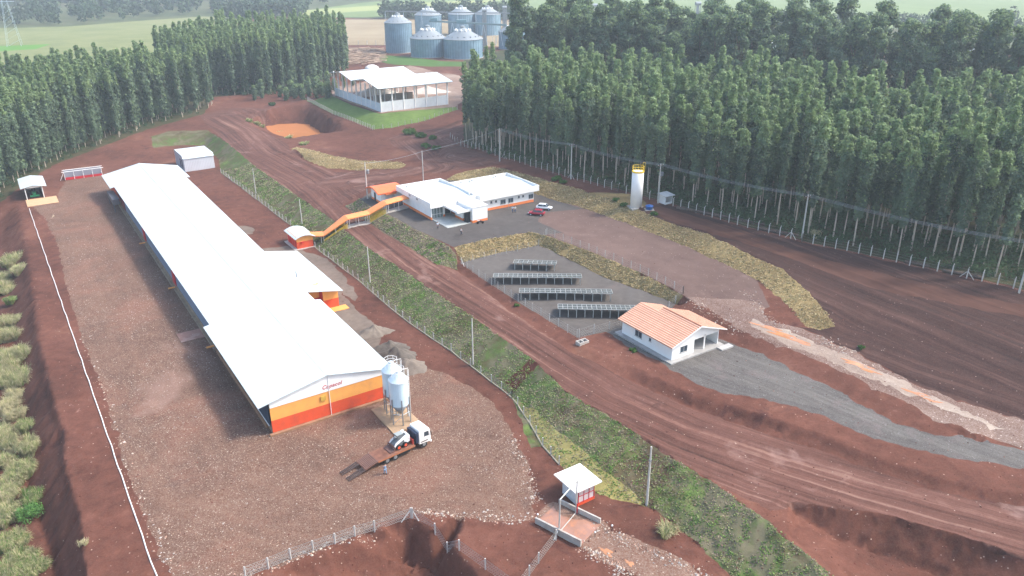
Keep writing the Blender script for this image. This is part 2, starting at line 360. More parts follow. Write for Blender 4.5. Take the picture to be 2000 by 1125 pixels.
zone('driveway', [(1040,1010),(1082,982),(1163,1010),(1200,1040),(1260,1060),(1340,1098),(1400,1150),(1500,1260),(1380,1260),(1290,1150),(1210,1110),(1135,1066)], .4)
zone('grassy_slope', inner(A_) + inner(B_)[::-1], .25)
zone('bare_strip', [(1098,716),(1050,700),(1003,752),(1012,768),(1040,728)][::-1] and [(1038,702),(1052,712),(1008,762),(985,748)], .3)
zone('dry_grass', [(1000,778),(1035,828),(1060,872),(1095,910),(1130,946),(1168,967),(1262,986),(1240,960),(1190,925),(1140,880),(1090,840),(1045,800)], .3)
zone('dead_grass', [(893,528),(850,517),(770,466),(751,456),(728,440),(690,418),(675,402),(703,388),(724,403),(754,416),(802,442),(830,456),(880,483),(890,500)], .25)
zone('grassy_slope', [(893,528),(850,517),(832,503),(845,488),(880,485),(890,500)], .3)
zone('straw_slope', [(887,484),(960,465),(1035,453),(1062,459),(1150,491),(1250,532),(1335,577),(1319,594),(1180,541),(1052,479),(980,492),(908,512),(899,508)], .2)
zone('gravel_terrace', [(1062,459),(1035,453),(1045,430),(1035,400),(1090,393),(1130,403),(1210,432),(1330,478),(1440,527),(1476,546),(1503,600),(1480,610),(1350,585),(1338,577),(1250,532),(1150,491)], .2)
zone('parking_lot', [(703,388),(724,403),(754,416),(802,442),(830,456),(887,484),(960,465),(1035,453),(1062,459),(1100,455),(1050,432),(1060,415),(1140,408),(1090,393),(1052,378),(960,356),(870,350),(780,362),(730,372)], .25)
zone('solar_field', [(899,514),(960,556),(1040,606),(1128,660),(1215,640),(1300,625),(1319,594),(1180,541),(1052,479),(980,492)], .12)
zone('blue_gravel', [(1180,645),(1204,660),(1250,690),(1309,720),(1342,740),(1350,747),(1410,767),(1516,787),(1586,802),(1651,835),(1732,862),(1852,893),(1998,915),(2300,985),(2300,950),(1998,877),(1883,855),(1777,835),(1692,797),(1611,747),(1571,732),(1475,687),(1410,661),(1380,640),(1215,640)], .5)
zone('white_road', [(1338,577),(1350,585),(1450,645),(1566,691),(1631,721),(1762,781),(1827,816),(1903,850),(2000,868),(2300,930),(2300,900),(1998,821),(1852,776),(1777,746),(1702,706),(1622,667),(1558,641),(1503,626),(1480,590)], .6)
zone('pale_wash', [(1478,627),(1520,640),(1580,663),(1640,687),(1700,714),(1800,762),(1880,803),(1960,835),(1950,842),(1860,806),(1790,778),(1690,737),(1625,707),(1570,684),(1500,656),(1466,636)], .8)
zone('straw_slope', [(885,342),(920,333),(960,326),(1000,333),(1060,350),(1150,376),(1240,405),(1300,433),(1380,456),(1450,491),(1530,526),(1580,571),(1610,606),(1633,637),(1600,645),(1575,640),(1545,605),(1515,575),(1476,546),(1440,527),(1330,478),(1210,432),(1130,403),(1090,393),(1052,380),(960,360),(872,352)], .3)
zone('ploughed_field', [(1530,526),(1450,491),(1380,456),(1300,433),(1242,407),(1300,398),(1440,440),(1566,473),(1830,531),(2010,573),(2600,762),(2600,980),(2300,898),(1998,819),(1852,774),(1777,744),(1702,704),(1622,665),(1558,640),(1600,645),(1633,637),(1610,606),(1580,571)], .3)
zone('upper_track', [(1290,403),(1440,446),(1560,490),(1700,530),(1850,565),(2010,600),(2300,690),(2300,720),(2010,622),(1850,590),(1690,560),(1560,512),(1440,470),(1300,428),(1262,408)], .3)
zone('forest_floor', [(905,278),(975,304),(1115,346),(1300,394),(1440,436),(1566,469),(1830,527),(2010,569),(2600,758),(2900,700),(2900,120),(2000,120),(1000,95),(905,110)], .5)
zone('forest_floor', [(-400,520),(-60,440),(0,395),(60,350),(105,322),(185,292),(290,252),(400,222),(415,190),(640,166),(640,110),(420,60),(0,95),(-400,130)], .5)
zone('straw_slope', [(568,290),(580,287),(640,302),(700,313),(780,315),(793,321),(780,328),(700,333),(640,329),(600,314)], .3)
zone('green_slope', [(597,196),(650,222),(730,252),(765,249),(830,236),(895,213),(888,209),(742,222),(690,207),(646,186)], .25)
zone('shed_floor', [(648,172),(650,188),(742,221),(888,209),(905,196),(905,150),(800,128)], .2)
zone('lawn', [(726,118),(752,108),(800,111),(860,119),(905,121),(905,130),(840,130),(770,126)], .3)
zone('log_yard', [(640,90),(752,95),(752,104),(735,112),(700,125),(645,130)], .4)
zone('tan_field', [(380,60),(470,42),(620,38),(760,38),(1000,40),(1250,60),(1250,92),(900,90),(752,88),(640,88),(560,70),(420,80)], .3)
zone('olive_field', [(-900,60),(0,55),(130,52),(280,40),(400,32),(480,36),(440,60),(420,100),(250,122),(60,125),(-60,128),(-60,97),(60,92),(0,92),(-900,110)], .3)
zone('bright_field', [(-900,112),(-100,100),(0,90),(100,86),(70,96),(0,100),(-100,112),(-900,135)], .3)
zone('far_land', [(-1500,-30),(-1500,70),(-100,98),(100,86),(420,40),(560,30),(700,36),(1000,38),(1300,96),(2200,100),(3400,60),(3400,-30)], .3)
zone('tan_field', [(430,52),(470,42),(620,38),(760,38),(1000,40),(1250,60),(1250,92),(900,90),(752,88),(640,88),(560,70)], .3)
zone('olive_field', [(-900,60),(0,55),(130,52),(280,40),(400,32),(480,36),(440,60),(420,100),(250,122),(60,125),(-60,128),(-60,97),(60,92),(0,92),(-900,110)], .3)
zone('bright_field', [(-900,112),(-100,100),(0,90),(100,86),(70,96),(0,100),(-100,112),(-900,135)], .3)
zone('pale_field', [(560,26),(700,6),(1000,-20),(2600,-40),(2900,30),(2000,60),(1300,50),(900,32),(640,34)], .3)
zone('pale_strip', [(540,24),(800,6),(1000,-2),(900,12),(700,22),(600,30)], .3)
ZV = []; ZF = []; ZN = []
def jitline(P, amp):
    out = []; n = len(P)
    for i in range(n):
        a, b = P[i], P[(i+1) % n]; l = (b-a).length; dist = ((a+b)/2-Vector((0, 0))).length
        st = max(.5, dist*.006); k = max(1, int(l/st))
        for j in range(k): out.append(a.lerp(b, j/k))
    return out
for (mn, poly, jit) in Z:
    P = [G(*q).to_2d() for q in poly]
    if sum(a.x*b.y-b.x*a.y for a, b in zip(P, P[1:]+P[:1])) < 0: P.reverse()
    P = jitline(P, jit)
    X = np.array([q.x for q in P]); Y = np.array([q.y for q in P])
    dx = (vnoise(X*.6, Y*.6, 3)-.5)*2*jit + (vnoise(X*2.1, Y*2.1, 5)-.5)*jit; dy = (vnoise(X*.6, Y*.6, 9)-.5)*2*jit + (vnoise(X*2.1, Y*2.1, 15)-.5)*jit
    # the same place moves the same way for every cover, so that neighbours keep one border
    i0 = len(ZV); ZV += [Vector((x, y)) for x, y in zip(X+dx, Y+dy)]; ZF.append(list(range(i0, len(ZV)))); ZN.append(mn)
gridpts = []
y = 1700.0
while y > -60:
    inside = -20 < y < 1150
    st = 5.0 if inside else 16
    if y < 160: st = 6
    if y < 60: st = 4
    x = -900.0
    while x < 2900:
        near = -30 < x < 2030 and inside
        gridpts.append((x+random.uniform(-.35, .35)*(5.5 if near else 26), y+random.uniform(-.3, .3)*st))
        x += 5.5 if near else 26
    y -= st
GP = [W(px, py, 2).to_2d() for px, py in gridpts]
GP = [q for q in GP if q.length < 6000] + [Vector((RNG.uniform(-250, 250), RNG.uniform(-30, 62))) for _ in range(1500)]
for k in range(-16, 17): GP.append(Vector((5200*math.sin(R(k*5)), 5200*math.cos(R(k*5)))))
allv = ZV + GP
r = delaunay_2d_cdt(allv, [], ZF, 0, 1e-3)
X = np.array([q.x for q in r[0]]); Y = np.array([q.y for q in r[0]])
Zh = np.array([gz(a, b) for a, b in zip(X, Y)])
U, S = trackuv(X, Y)
D = np.hypot(X, Y); far = np.clip((450-D)/200, 0, 1)
rel = (vnoise(X*.11, Y*.11, 1)-.5)*.35 + (vnoise(X*.45, Y*.45, 2)-.5)*.14 + (vnoise(X*1.4, Y*1.4, 4)-.5)*.06
Zh = Zh + rel*far
tri = np.array(r[2], dtype=np.int64)
zi = np.array([max(o) if o else -1 for o in r[5]])
names = ['ground'] + sorted(set(ZN))
nid = np.array([names.index(n) for n in ZN]); tz = np.where(zi < 0, 0, nid[zi])
# relief per cover: ruts on the tracks, tufts on the slopes, clods on the field
vz = np.zeros(len(X), dtype=np.int64); vz[tri.ravel()] = np.repeat(tz, 3)
def isz(*n): return np.isin(vz, [names.index(k) for k in n])
rut = (vnoise(U*1.1, S*.05, 21)-.5)*.30 + (vnoise(U*.4, S*.02, 22)-.5)*.3
Zh += np.where(isz('road', 'ploughed_field', 'upper_track'), rut, rut*.25)*far
Zh += np.where(isz('straw_slope', 'grassy_slope', 'dead_grass'), (vnoise(X*1.1, Y*1.1, 31)-.5)*.4, 0)*far
# gullies in the eroded bank
edge = np.array([W(*q)[:2] for q in [(1548,983,2.9),(2120,1150,2.9)]])
NV = np.stack([X, Y, Zh], 1)
SMN = {}
e1, e2, e3 = NV[tri[:, 0]], NV[tri[:, 1]], NV[tri[:, 2]]
fn = np.cross(e2-e1, e3-e1); flip = fn[:, 2] < 0; tri[flip] = tri[flip][:, ::-1]; fn[flip] *= -1
vn = np.zeros_like(NV)
for k in range(3): np.add.at(vn, tri[:, k], fn)
vn /= np.linalg.norm(vn, axis=1)[:, None]+1e-9
# rain gullies down every steep bare face, then the normals again
cc = X*math.cos(R(-56.5))+Y*math.sin(R(-56.5)); pp = -X*math.sin(R(-56.5))+Y*math.cos(R(-56.5))
steep = np.clip((1-vn[:, 2]-.05)*6, 0, 1)*np.isin(vz, [0, names.index('road')])*far
NV[:, 2] -= steep*(.75*np.abs(vnoise(cc*.55, pp*.12, 51)-.5)*2+.35*vnoise(cc*1.5, pp*.4, 52)+.25*vnoise(X*.9, Y*.9, 53))
vn[:] = 0; e1, e2, e3 = NV[tri[:, 0]], NV[tri[:, 1]], NV[tri[:, 2]]; fn = np.cross(e2-e1, e3-e1)
for k in range(3): np.add.at(vn, tri[:, k], fn)
vn /= np.linalg.norm(vn, axis=1)[:, None]+1e-9
RED = [(.085,.034,.026), (.155,.062,.045), (.215,.09,.066), (.27,.125,.095)]
M = {}
M['ground'] = soil('red earth', [(.070,.026,.020), (.115,.043,.032), (.155,.060,.045), (.20,.088,.067)], .05, .5, 3, bump=.45, specks=(.42,.30,.24), sp_amt=.05, clus=.1, patch=[((.21,.10,.062), .05, .60, .78), ((.060,.022,.018), .16, .60, .72), ((.24,.13,.105), .35, .66, .78)])
M['road'] = soil('rutted red road', [(.045,.020,.017), (.105,.044,.036), (.165,.075,.063), (.30,.175,.15)], .04, .5, 3, streak=.68, dens=1.7, bump=.9, specks=(.45,.34,.28), sp_amt=.05, patch=[((.27,.165,.14), .09, .60, .74), ((.055,.024,.02), .2, .62, .74)])
M['yard'] = soil('stony yard', [(.085,.042,.032), (.125,.062,.047), (.165,.085,.064), (.21,.115,.088)], .045, .4, 2.4, specks=(.48,.385,.31), sp_scale=4.2, sp_amt=.55, clus=.07, bump=.4, streak=.32, dens=.7,
   patch=[((.17,.075,.05), .06, .50, .66), ((.24,.14,.11), .03, .6, .72), ((.085,.045,.036), .10, .62, .76)])
M['pebble_band'] = soil('pale pebbles', [(.24,.165,.115), (.37,.285,.205), (.48,.385,.285)], .06, .5, 3, specks=(.72,.63,.50), sp_scale=3.6, sp_amt=.85, clus=.12, bump=.6, patch=[((.19,.085,.055), .09, .58, .70)])
M['gravel_patch'] = soil('grey gravel', [(.13,.10,.09), (.19,.15,.135), (.24,.19,.17)], .1, .8, 5, bump=.3)
M['driveway'] = soil('wet stony drive', [(.14,.065,.048), (.20,.105,.08), (.27,.15,.115)], .1, .6, 3, specks=(.5,.42,.34), sp_amt=.3, rough=.6, patch=[((.42,.20,.11), .22, .62, .68)], bump=.4)
M['grassy_slope'] = soil('patchy grass', [(.085,.055,.038), (.12,.095,.055), (.095,.14,.045), (.14,.22,.06)], .09, .6, 4, bump=.8, patch=[((.14,.125,.075), .2, .46, .60), ((.13,.185,.05), .16, .58, .7), ((.09,.045,.033), .9, .64, .76)])
M['bare_strip'] = soil('bare red strip', [(.07,.022,.018), (.10,.034,.026), (.13,.045,.034)], .3, 1, 4, bump=.3)
M['dry_grass'] = soil('yellow dry grass', [(.22,.18,.07), (.31,.27,.11), (.38,.33,.15)], .2, 1.2, 5, bump=.7, patch=[((.15,.20,.055), .5, .62, .74)])
M['dead_grass'] = soil('brown dead turf', [(.12,.09,.065), (.18,.145,.10), (.25,.205,.15)], .15, 1.2, 5, bump=.8, patch=[((.11,.16,.05), .2, .6, .75)])
M['straw_slope'] = soil('straw mat', [(.15,.105,.055), (.225,.165,.085), (.30,.225,.115), (.36,.275,.145)], .10, 1.3, 5, bump=1.0, patch=[((.13,.135,.05), .12, .62, .8), ((.10,.055,.03), .05, .66, .72)])
M['gravel_terrace'] = soil('pinkish gravel terrace', [(.115,.072,.068), (.150,.097,.092), (.19,.125,.118)], .035, .3, 3, bump=.3, specks=(.45,.36,.31), sp_amt=.10, patch=[((.27,.19,.17), .05, .60, .78)])
M['parking_lot'] = soil('grey crushed stone', [(.080,.070,.073), (.105,.094,.098), (.135,.122,.124)], .05, .5, 5, bump=.25)
M['solar_field'] = soil('grey chippings', [(.095,.084,.086), (.125,.112,.114), (.16,.145,.147)], .08, .8, 6, bump=.3, patch=[((.15,.115,.105), .1, .6, .75)])
M['blue_gravel'] = soil('blue grey gravel', [(.065,.056,.057), (.118,.107,.108), (.18,.168,.167)], .06, .5, 5, streak=.5, dens=2.2, bump=.6, specks=(.28,.27,.27), sp_amt=.3, sp_scale=4.5, patch=[((.14,.11,.105), .25, .56, .72), ((.19,.095,.075), .09, .66, .70)])
M['white_road'] = soil('washed gravel road', [(.10,.050,.042), (.15,.082,.068), (.20,.125,.107), (.28,.20,.178)], .05, .5, 3, streak=.6, dens=.5, specks=(.6,.5,.44), sp_amt=.3, rough=.7, bump=.4)
M['ploughed_field'] = soil('dark worked soil', [(.022,.011,.011), (.045,.021,.020), (.070,.034,.031), (.13,.070,.062)], .03, .4, 2.5, streak=.66, dens=1.6, bump=.5, specks=(.36,.28,.24), sp_amt=.04)
M['upper_track'] = soil('packed red track', [(.065,.030,.026), (.105,.050,.041), (.15,.074,.060)], .05, .4, 3, streak=.6, dens=1.2, bump=.4)
M['forest_floor'] = soil('forest floor', [(.025,.04,.018), (.05,.06,.026), (.085,.07,.04), (.06,.10,.035)], .1, .5, 3, bump=1)
M['green_slope'] = soil('green turf', [(.08,.13,.035), (.12,.19,.05), (.17,.245,.075)], .06, .4, 3, bump=.4)
M['shed_floor'] = soil('pale dust floor', [(.22,.14,.12), (.30,.21,.185), (.40,.31,.275)], .06, .4, 3, bump=.3)
M['lawn'] = soil('bright lawn', [(.06,.13,.03), (.09,.18,.04)], .05, .3, 2, bump=.2)
M['log_yard'] = soil('log yard litter', [(.10,.055,.042), (.19,.12,.095), (.34,.25,.20)], .1, .5, 2, bump=.6)
M['tan_field'] = soil('harvested tan field', [(.27,.21,.14), (.34,.27,.19), (.38,.31,.22)], .012, .05, .3, bump=.1)
M['olive_field'] = soil('olive crop field', [(.14,.17,.07), (.21,.235,.10), (.27,.27,.14)], .008, .04, .3, bump=.1)
M['bright_field'] = soil('bright green crop', [(.10,.24,.04), (.14,.30,.05)], .01, .05, .3, bump=.1)
M['pale_field'] = soil('pale green crop', [(.15,.21,.09), (.19,.26,.11), (.24,.30,.15)], .004, .02, .2, bump=.1)
M['pale_strip'] = soil('yellow green strip', [(.30,.34,.14), (.36,.40,.17)], .004, .02, .2, bump=.1)
M['pale_wash'] = soil('pale washed gravel', [(.20,.13,.11), (.33,.25,.22), (.48,.41,.375)], .08, .6, 3, streak=.4, dens=1, specks=(.6,.52,.46), sp_amt=.3, rough=.6, bump=.3)
M['far_land'] = soil('far land', [(.05,.075,.035), (.10,.12,.055), (.15,.13,.08)], .006, .03, .3, bump=.1)
PLAIN = {'pale_wash': 'gravel_road', 'pebble_band': 'gravel', 'far_land': 'land', 'gravel_patch': 'gravel', 'bare_strip': 'ground_strip', 'straw_slope': 'straw_slope', 'white_road': 'gravel_road', 'blue_gravel': 'gravel_road', 'log_yard': 'ground', 'upper_track': 'dirt_track',
  'solar_field': 'gravel_field', 'yard': 'yard', 'tan_field': 'field', 'olive_field': 'field', 'bright_field': 'field', 'pale_field': 'field', 'pale_strip': 'field'}
for k, nm in enumerate(names):
    sel = tri[tz == k]
    if not len(sel): continue
    us, inv = np.unique(sel, return_inverse=True); F = inv.reshape(-1, 3)
    o = npmesh(PLAIN.get(nm, nm), NV[us], F, [M[nm]], smooth=True)
    me = o.data; at = me.attributes.new('track', 'FLOAT_VECTOR', 'POINT')
    at.data.foreach_set('vector', np.stack([U[us], S[us], np.zeros(len(us))], 1).astype(np.float32).ravel())
    if len(me.vertices) == len(us): me.normals_split_custom_set_from_vertices([tuple(v) for v in vn[us]])
    tag(o, kind='structure')
    if nm == 'forest_floor': FFLOOR = o
# exact ground including the relief, for standing things on it
GB = BVHTree.FromPolygons([Vector(v) for v in NV[:, :3].tolist()], [tuple(t) for t in tri.tolist()])
def gz(x, y):
    h = GB.ray_cast(Vector((x, y, 200)), Vector((0, 0, -1)))
    return h[0].z if h[0] else 4.0
def G(px, py, sink=0):
    h = GB.ray_cast(CAM, ray(px, py)); q = h[0] if h[0] else W(px, py, 4)
    return Vector((q.x, q.y, q.z-sink))
# ================================================================ SHARED MATERIALS
WH = (.80, .80, .79)
m_white = mat('white paint', WH, .6, var=.03, dirt=(.55, .42, .34), dirt_amt=.22, dirt_scale=.25)
m_whitewall = mat('white plaster', (.78, .79, .79), .8, var=.03, dirt=(.6, .5, .42), dirt_amt=.15, dirt_scale=.5)
m_roofw = ribbed('white sheet roof', (.53, .60, .63), 1, .30, .4, .0, .5, .03, dirt=(.62, .62, .60))
m_roofx = ribbed('white sheet roof lengthwise', (.56, .62, .65), 0, .30, .4, .0, .5, .03, dirt=(.62, .62, .60))
m_orange = mat('orange paint', (.80, .36, .09), .6, var=.05, dirt=(.45, .22, .12), dirt_amt=.3)
m_red = mat('red orange paint', (.66, .085, .03), .6, var=.06, dirt=(.3, .08, .05), dirt_amt=.35)
m_crim = mat('crimson paint', (.5, .02, .03), .6)
m_band = mat('orange skirting', (.78, .22, .07), .6, var=.05)
m_concrete = mat('concrete', (.42, .40, .37), .85, var=.12, scale=1.5, dirt=(.30, .18, .12), dirt_amt=.5)
m_concpole = mat('pole concrete', (.50, .49, .46), .8, var=.1, scale=2)
m_plinth = mat('soil stained concrete', (.30, .17, .10), .85, var=.15, scale=.7, dirt=(.18, .08, .05), dirt_amt=.6)
m_pad = mat('stained concrete pad', (.36, .25, .16), .8, var=.2, scale=.5, dirt=(.45, .28, .16), dirt_amt=.7)
m_glass = mat('window glass', (.05, .07, .09), .12, var=.3, spec=.6)
m_frame = mat('grey window frame', (.55, .56, .57), .5)
m_dark = mat('dark opening', (.02, .022, .03), .6)
m_steel = mat('galvanised steel', (.55, .66, .73), .38, .35, var=.08, scale=.6)
m_steeld = mat('grey steel', (.28, .30, .32), .45, .5, var=.1)
m_black = mat('black rubber', (.02, .02, .02), .8, var=.2)
m_yellow = mat('yellow paint', (.72, .50, .04), .5, var=.06)
m_tile = ribbed('clay tile roof', (.52, .23, .145), 0, .62, .75, 0, 1.0, .12)
m_tan = mat('tan curb wall', (.26, .20, .14), .85, var=.15, dirt=(.16, .09, .06), dirt_amt=.6)
m_curtain = ribbed('blue grey curtain', (.17, .23, .32), 1, .8, .5, 0, .3, .1)
m_navy = mat('navy curtain', (.025, .045, .08), .5, var=.2)
m_wood = mat('weathered timber', (.22, .15, .10), .85, var=.25, scale=2)
m_rust = mat('rusty steel deck', (.17, .075, .05), .75, var=.3, scale=1.2, dirt=(.28, .13, .08), dirt_amt=.7)

# ================================================================ BARN
BO = Vector((-27.68, 101.38, 0)); BY = R(33.40)
barn = thing('barn', 'long white roofed livestock barn with orange and red gable wall', 'barn', BO, BY)
def slope_roof(mb, x0, x1, y0, y1, zr, k, th=.12, xr=0, m=0):
    zl = zr-k*(xr-x0); zz = zr-k*(x1-xr)
    mb.add([(x0,y0,zl),(xr,y0,zr),(x1,y0,zz),(x0,y1,zl),(xr,y1,zr),(x1,y1,zz),(x0,y0,zl-th),(xr,y0,zr-th),(x1,y0,zz-th),(x0,y1,zl-th),(xr,y1,zr-th),(x1,y1,zz-th)],
        [(0,1,4,3),(1,2,5,4),(6,9,10,7),(7,10,11,8),(0,6,7,1),(1,7,8,2),(3,4,10,9),(4,5,11,10),(0,3,9,6),(2,8,11,5)], m)
K = .203; ZR = 7.38
mb = MB()
slope_roof(mb, -10.65, 10.65, -.35, 31.3, ZR, K); slope_roof(mb, -9.56, 9.56, 31.3, 136.1, ZR-.003, K); slope_roof(mb, -10.65, 10.65, 136.1, 152.4, ZR, K)
roof = mb.build('roof', [m_roofw], barn)
MB().add([(-.25,-.36,ZR-.02),(0,-.36,ZR+.05),(.25,-.36,ZR-.02),(-.25,152.42,ZR-.02),(0,152.42,ZR+.05),(.25,152.42,ZR-.02)], [(0,1,4,3),(1,2,5,4)]).build('ridge_cap', m_roofw, roof)
mb = MB(); hw = 8.95
mb.prism([(-hw,.3),(hw,.3),(hw,2.3),(-hw,2.3)], 0, .2, m=2)
mb.prism([(-hw,2.3),(hw,2.3),(hw,4.45),(-hw,4.45)], -.001, .2, m=1)
mb.prism([(-hw,4.45),(hw,4.45),(hw,ZR-K*hw-.13),(0,ZR-.13),(-hw,ZR-K*hw-.13)], -.06, .2, m=0)
mb.build('front_wall', [m_whitewall, m_orange, m_red], barn)
MB().box(-9.5, 9.5, -.55, -.02, -.3, .3).build('plinth', m_plinth, barn)
MB().cyl((.05,-.09,.3), (.05,-.09,ZR-.2), .05).build('downpipe', m_whitewall, barn)
MB().box(-1.35, -.55, -.16, -.062, 3.15, 3.95).build('vent_box', mat('ochre box', (.55, .34, .06), .7), barn)
# gable lettering
tc = bpy.data.curves.new('lettering', 'FONT'); tc.body = 'Copacol'; tc.size = .88; tc.extrude = .01; tc.shear = .30; tc.align_x = 'CENTER'; tc.offset = .006; tc.space_character = 1.05
to = bpy.data.objects.new('tmp', tc); sc.collection.objects.link(to); bpy.context.view_layer.update()
lm = bpy.data.meshes.new_from_object(to.evaluated_get(bpy.context.evaluated_depsgraph_get())); bpy.data.objects.remove(to)
lo = bpy.data.objects.new('lettering', lm); lm.materials.clear(); lm.materials.append(m_crim); sc.collection.objects.link(lo); lo.parent = barn
lo.rotation_euler = (R(90), 0, 0); lo.location = (.55, -.09, 5.0)
# long side walls
mb = MB()
mb.box(-hw, -hw+.25, .2, 136, -.2, 1.15, 0); mb.box(hw-.25, hw, .2, 136, -.2, 1.0, 1); mb.box(hw-.24, hw-.01, .2, 136, 1.0, 5.3, 2)
mb.box(-hw-.5, -hw-.003, 31.5, 136, -.3, .35, 0)
mb.box(-hw+.02, -hw+.25, 136, 152, -.2, 5.2, 3); mb.box(hw-.25, hw-.02, 136, 152, -.2, 5.2, 3); mb.box(-hw+.02, hw-.02, 151.8, 152, -.2, 5.2, 3)
mb.build('side_wall', [m_tan, m_red, m_whitewall, m_red], barn)
MB().box(-hw-.35, -hw-.004, 2.2, 31, -.3, .8).build('base_curb', m_plinth, barn)
MB().box(-hw+.06, -hw+.2, 33.5, 135, 1.15, 5.15).build('side_curtain', m_curtain, barn)
MB().box(-hw-.02, -hw+.1, 1.0, 31, .81, 5.0).build('side_curtain', m_navy, barn)
MB().cyl((-hw-.12,1.2,.9), (-hw-.12,26.5,.9), .07).build('water_pipe', m_white, barn)
for k in range(34):
    y = 36+k*2.95; MB().box(-hw+.0, -hw+.058, y, y+.55, 4.35, 4.75).build('vent_flap', m_dark, barn)
for y in (33, 65, 98):
    MB().box(-hw-.12, -hw+.05, y-1.4, y+1.4, 1.1, 5.1).build('pillar', m_crim, barn)
    MB().box(-hw-1.5, -hw-.125, y-.2, y+.2, .3, .5).build('outlet', m_orange, barn)
MB().box(-hw-.1, -hw+.055, 126, 133, 1.0, 4.9).build('pillar', mat('faded crimson', (.22,.06,.06), .7), barn)
mb = MB(); mb.box(-11.3, -9.6, 129.5, 139.5, 2.1, 3.6); mb.box(-11.25, -11.05, 129.6, 129.8, 0, 2.1); mb.box(-11.25, -11.05, 139.1, 139.3, 0, 2.1)
mb.build('cooling_unit', mat('dark grey panel', (.11,.105,.12), .6), barn)
# annex on the right side
mb = MB()
za = ZR-K*9.56
mb.add([(9.4,35.6,za+.03),(16.75,35.6,4.05),(16.75,62.1,4.05),(9.4,62.1,za+.03),(9.4,35.6,za-.09),(16.75,35.6,3.93),(16.75,62.1,3.93),(9.4,62.1,za-.09)], [(0,1,2,3),(4,7,6,5),(0,4,5,1),(1,5,6,2),(2,6,7,3),(3,7,4,0)])
an = mb.build('annex_roof', m_roofw, barn)
mb = MB()
mb.box(9.0, 13.2, 39.5, 39.7, 0, 2.0, 2); mb.box(9.0, 13.2, 39.49, 39.7, 2.0, 5.0, 1); mb.box(13.2, 16.3, 37.3, 37.5, 0, 2.0, 0); mb.box(13.2, 16.3, 37.29, 37.5, 2.0, 3.95, 1)
mb.box(13.2, 13.4, 37.5, 39.7, 0, 3.9, 2); mb.box(16.1, 16.3, 37.5, 61.6, 0, 3.92, 0); mb.box(9.0, 16.1, 61.4, 61.6, 0, 3.92, 0)
mb.build('annex_wall', [m_red, m_orange, m_crim], barn)
MB().box(12.9, 17.6, 35.2, 37.28, -.1, .18).build('doorstep', m_orange, barn)
mb = MB(); mb.cyl((10.6,44.4,5.0), (10.6,44.4,6.3), .12); mb.cyl((10.6,44.4,6.35), (10.6,44.4,6.55), .22, .05); mb.build('flue', m_steeld, barn)
RP = MB().box(-13.6, -8.96, 38.3, 42.4, -.3, .10).build('ramp', mat('red stained concrete ramp', (.30,.16,.12), .7, var=.15, dirt=(.4,.3,.27), dirt_amt=.6, dirt_scale=.4), barn)

def bl(x, y, z=0):     # barn-local to world
    c, s = math.cos(BY), math.sin(BY); return Vector((BO.x+x*c-y*s, BO.y+x*s+y*c, z))
# ================================================================ FEED SILOS
pd = MB().box(5.7, 10.4, -9.9, -2.0, -.3, .3).build('concrete_pad', m_pad, None, loc=BO, rot=BY)
tag(pd, 'soil stained concrete pad under the two feed silos', 'concrete pad')
def feed_silo(x, y, label):
    p = bl(x, y, .3); t = thing('feed_silo', label, 'feed silo', p, BY, 'feed silos at the barn gable')
    prof = [(1.42, 3.1)]
    for k in range(24): prof += [(1.42, 3.1+k*.165), (1.455, 3.1+k*.165+.08)]
    MB().lathe([(.18, 1.25), (1.42, 3.1)], 28).build('hopper_cone', m_steeld, t, True)
    MB().lathe(prof+[(1.42, 7.1)], 28).build('cylinder', m_steel, t)
    MB().lathe([(1.52, 7.05), (1.5, 7.15), (.35, 8.35), (.35, 8.5), (.02, 8.55)], 28).build('cone_roof', mat('pale zinc', (.62,.70,.74), .35, .3), t, False)
    for k in range(6):
        a = k*PI/3+.3; c, s = math.cos(a)*1.5, math.sin(a)*1.5
        MB().box(c-.07, c+.07, s-.07, s+.07, 0, 4.3).build('leg', m_steeld, t)
    mb = MB()
    for k in range(6):
        a, b = k*PI/3+.3, (k+1)*PI/3+.3
        if k % 2: mb.cyl((math.cos(a)*1.5, math.sin(a)*1.5, .2), (math.cos(b)*1.5, math.sin(b)*1.5, 1.6), .035, n=5)
        mb.cyl((math.cos(a)*1.5, math.sin(a)*1.5, 1.8), (math.cos(b)*1.5, math.sin(b)*1.5, 1.8), .035, n=5)
    mb.build('brace', m_steel, t)
    mb = MB()
    for dy in (-.2, .2): mb.cyl((1.62, dy, 1), (1.62, dy, 8.4), .03, n=5)
    for k in range(24): mb.cyl((1.62,-.2,1.1+k*.3), (1.62,.2,1.1+k*.3), .02, n=4)
    mb.build('ladder', m_white, t)
    mb = MB()      # guard rail round the top of the roof
    for k in range(8):
        a, b = k*PI/4, (k+1)*PI/4
        for z in (8.5, 9.0): mb.cyl((math.cos(a)*1.0, math.sin(a)*1.0, z), (math.cos(b)*1.0, math.sin(b)*1.0, z), .03, n=5)
        mb.cyl((math.cos(a)*1.0, math.sin(a)*1.0, 7.7), (math.cos(a)*1.0, math.sin(a)*1.0, 9.0), .03, n=5)
    mb.cyl((1,0,8.5), (1.7,0,8.5), .03, n=5)
    mb.build('guard_rail', m_white, t)
    return t
feed_silo(8.15, -7.45, 'galvanised feed silo nearer the flatbed truck on the stained pad')
feed_silo(8.55, -4.25, 'galvanised feed silo nearer the barn gable, half hidden by its twin')

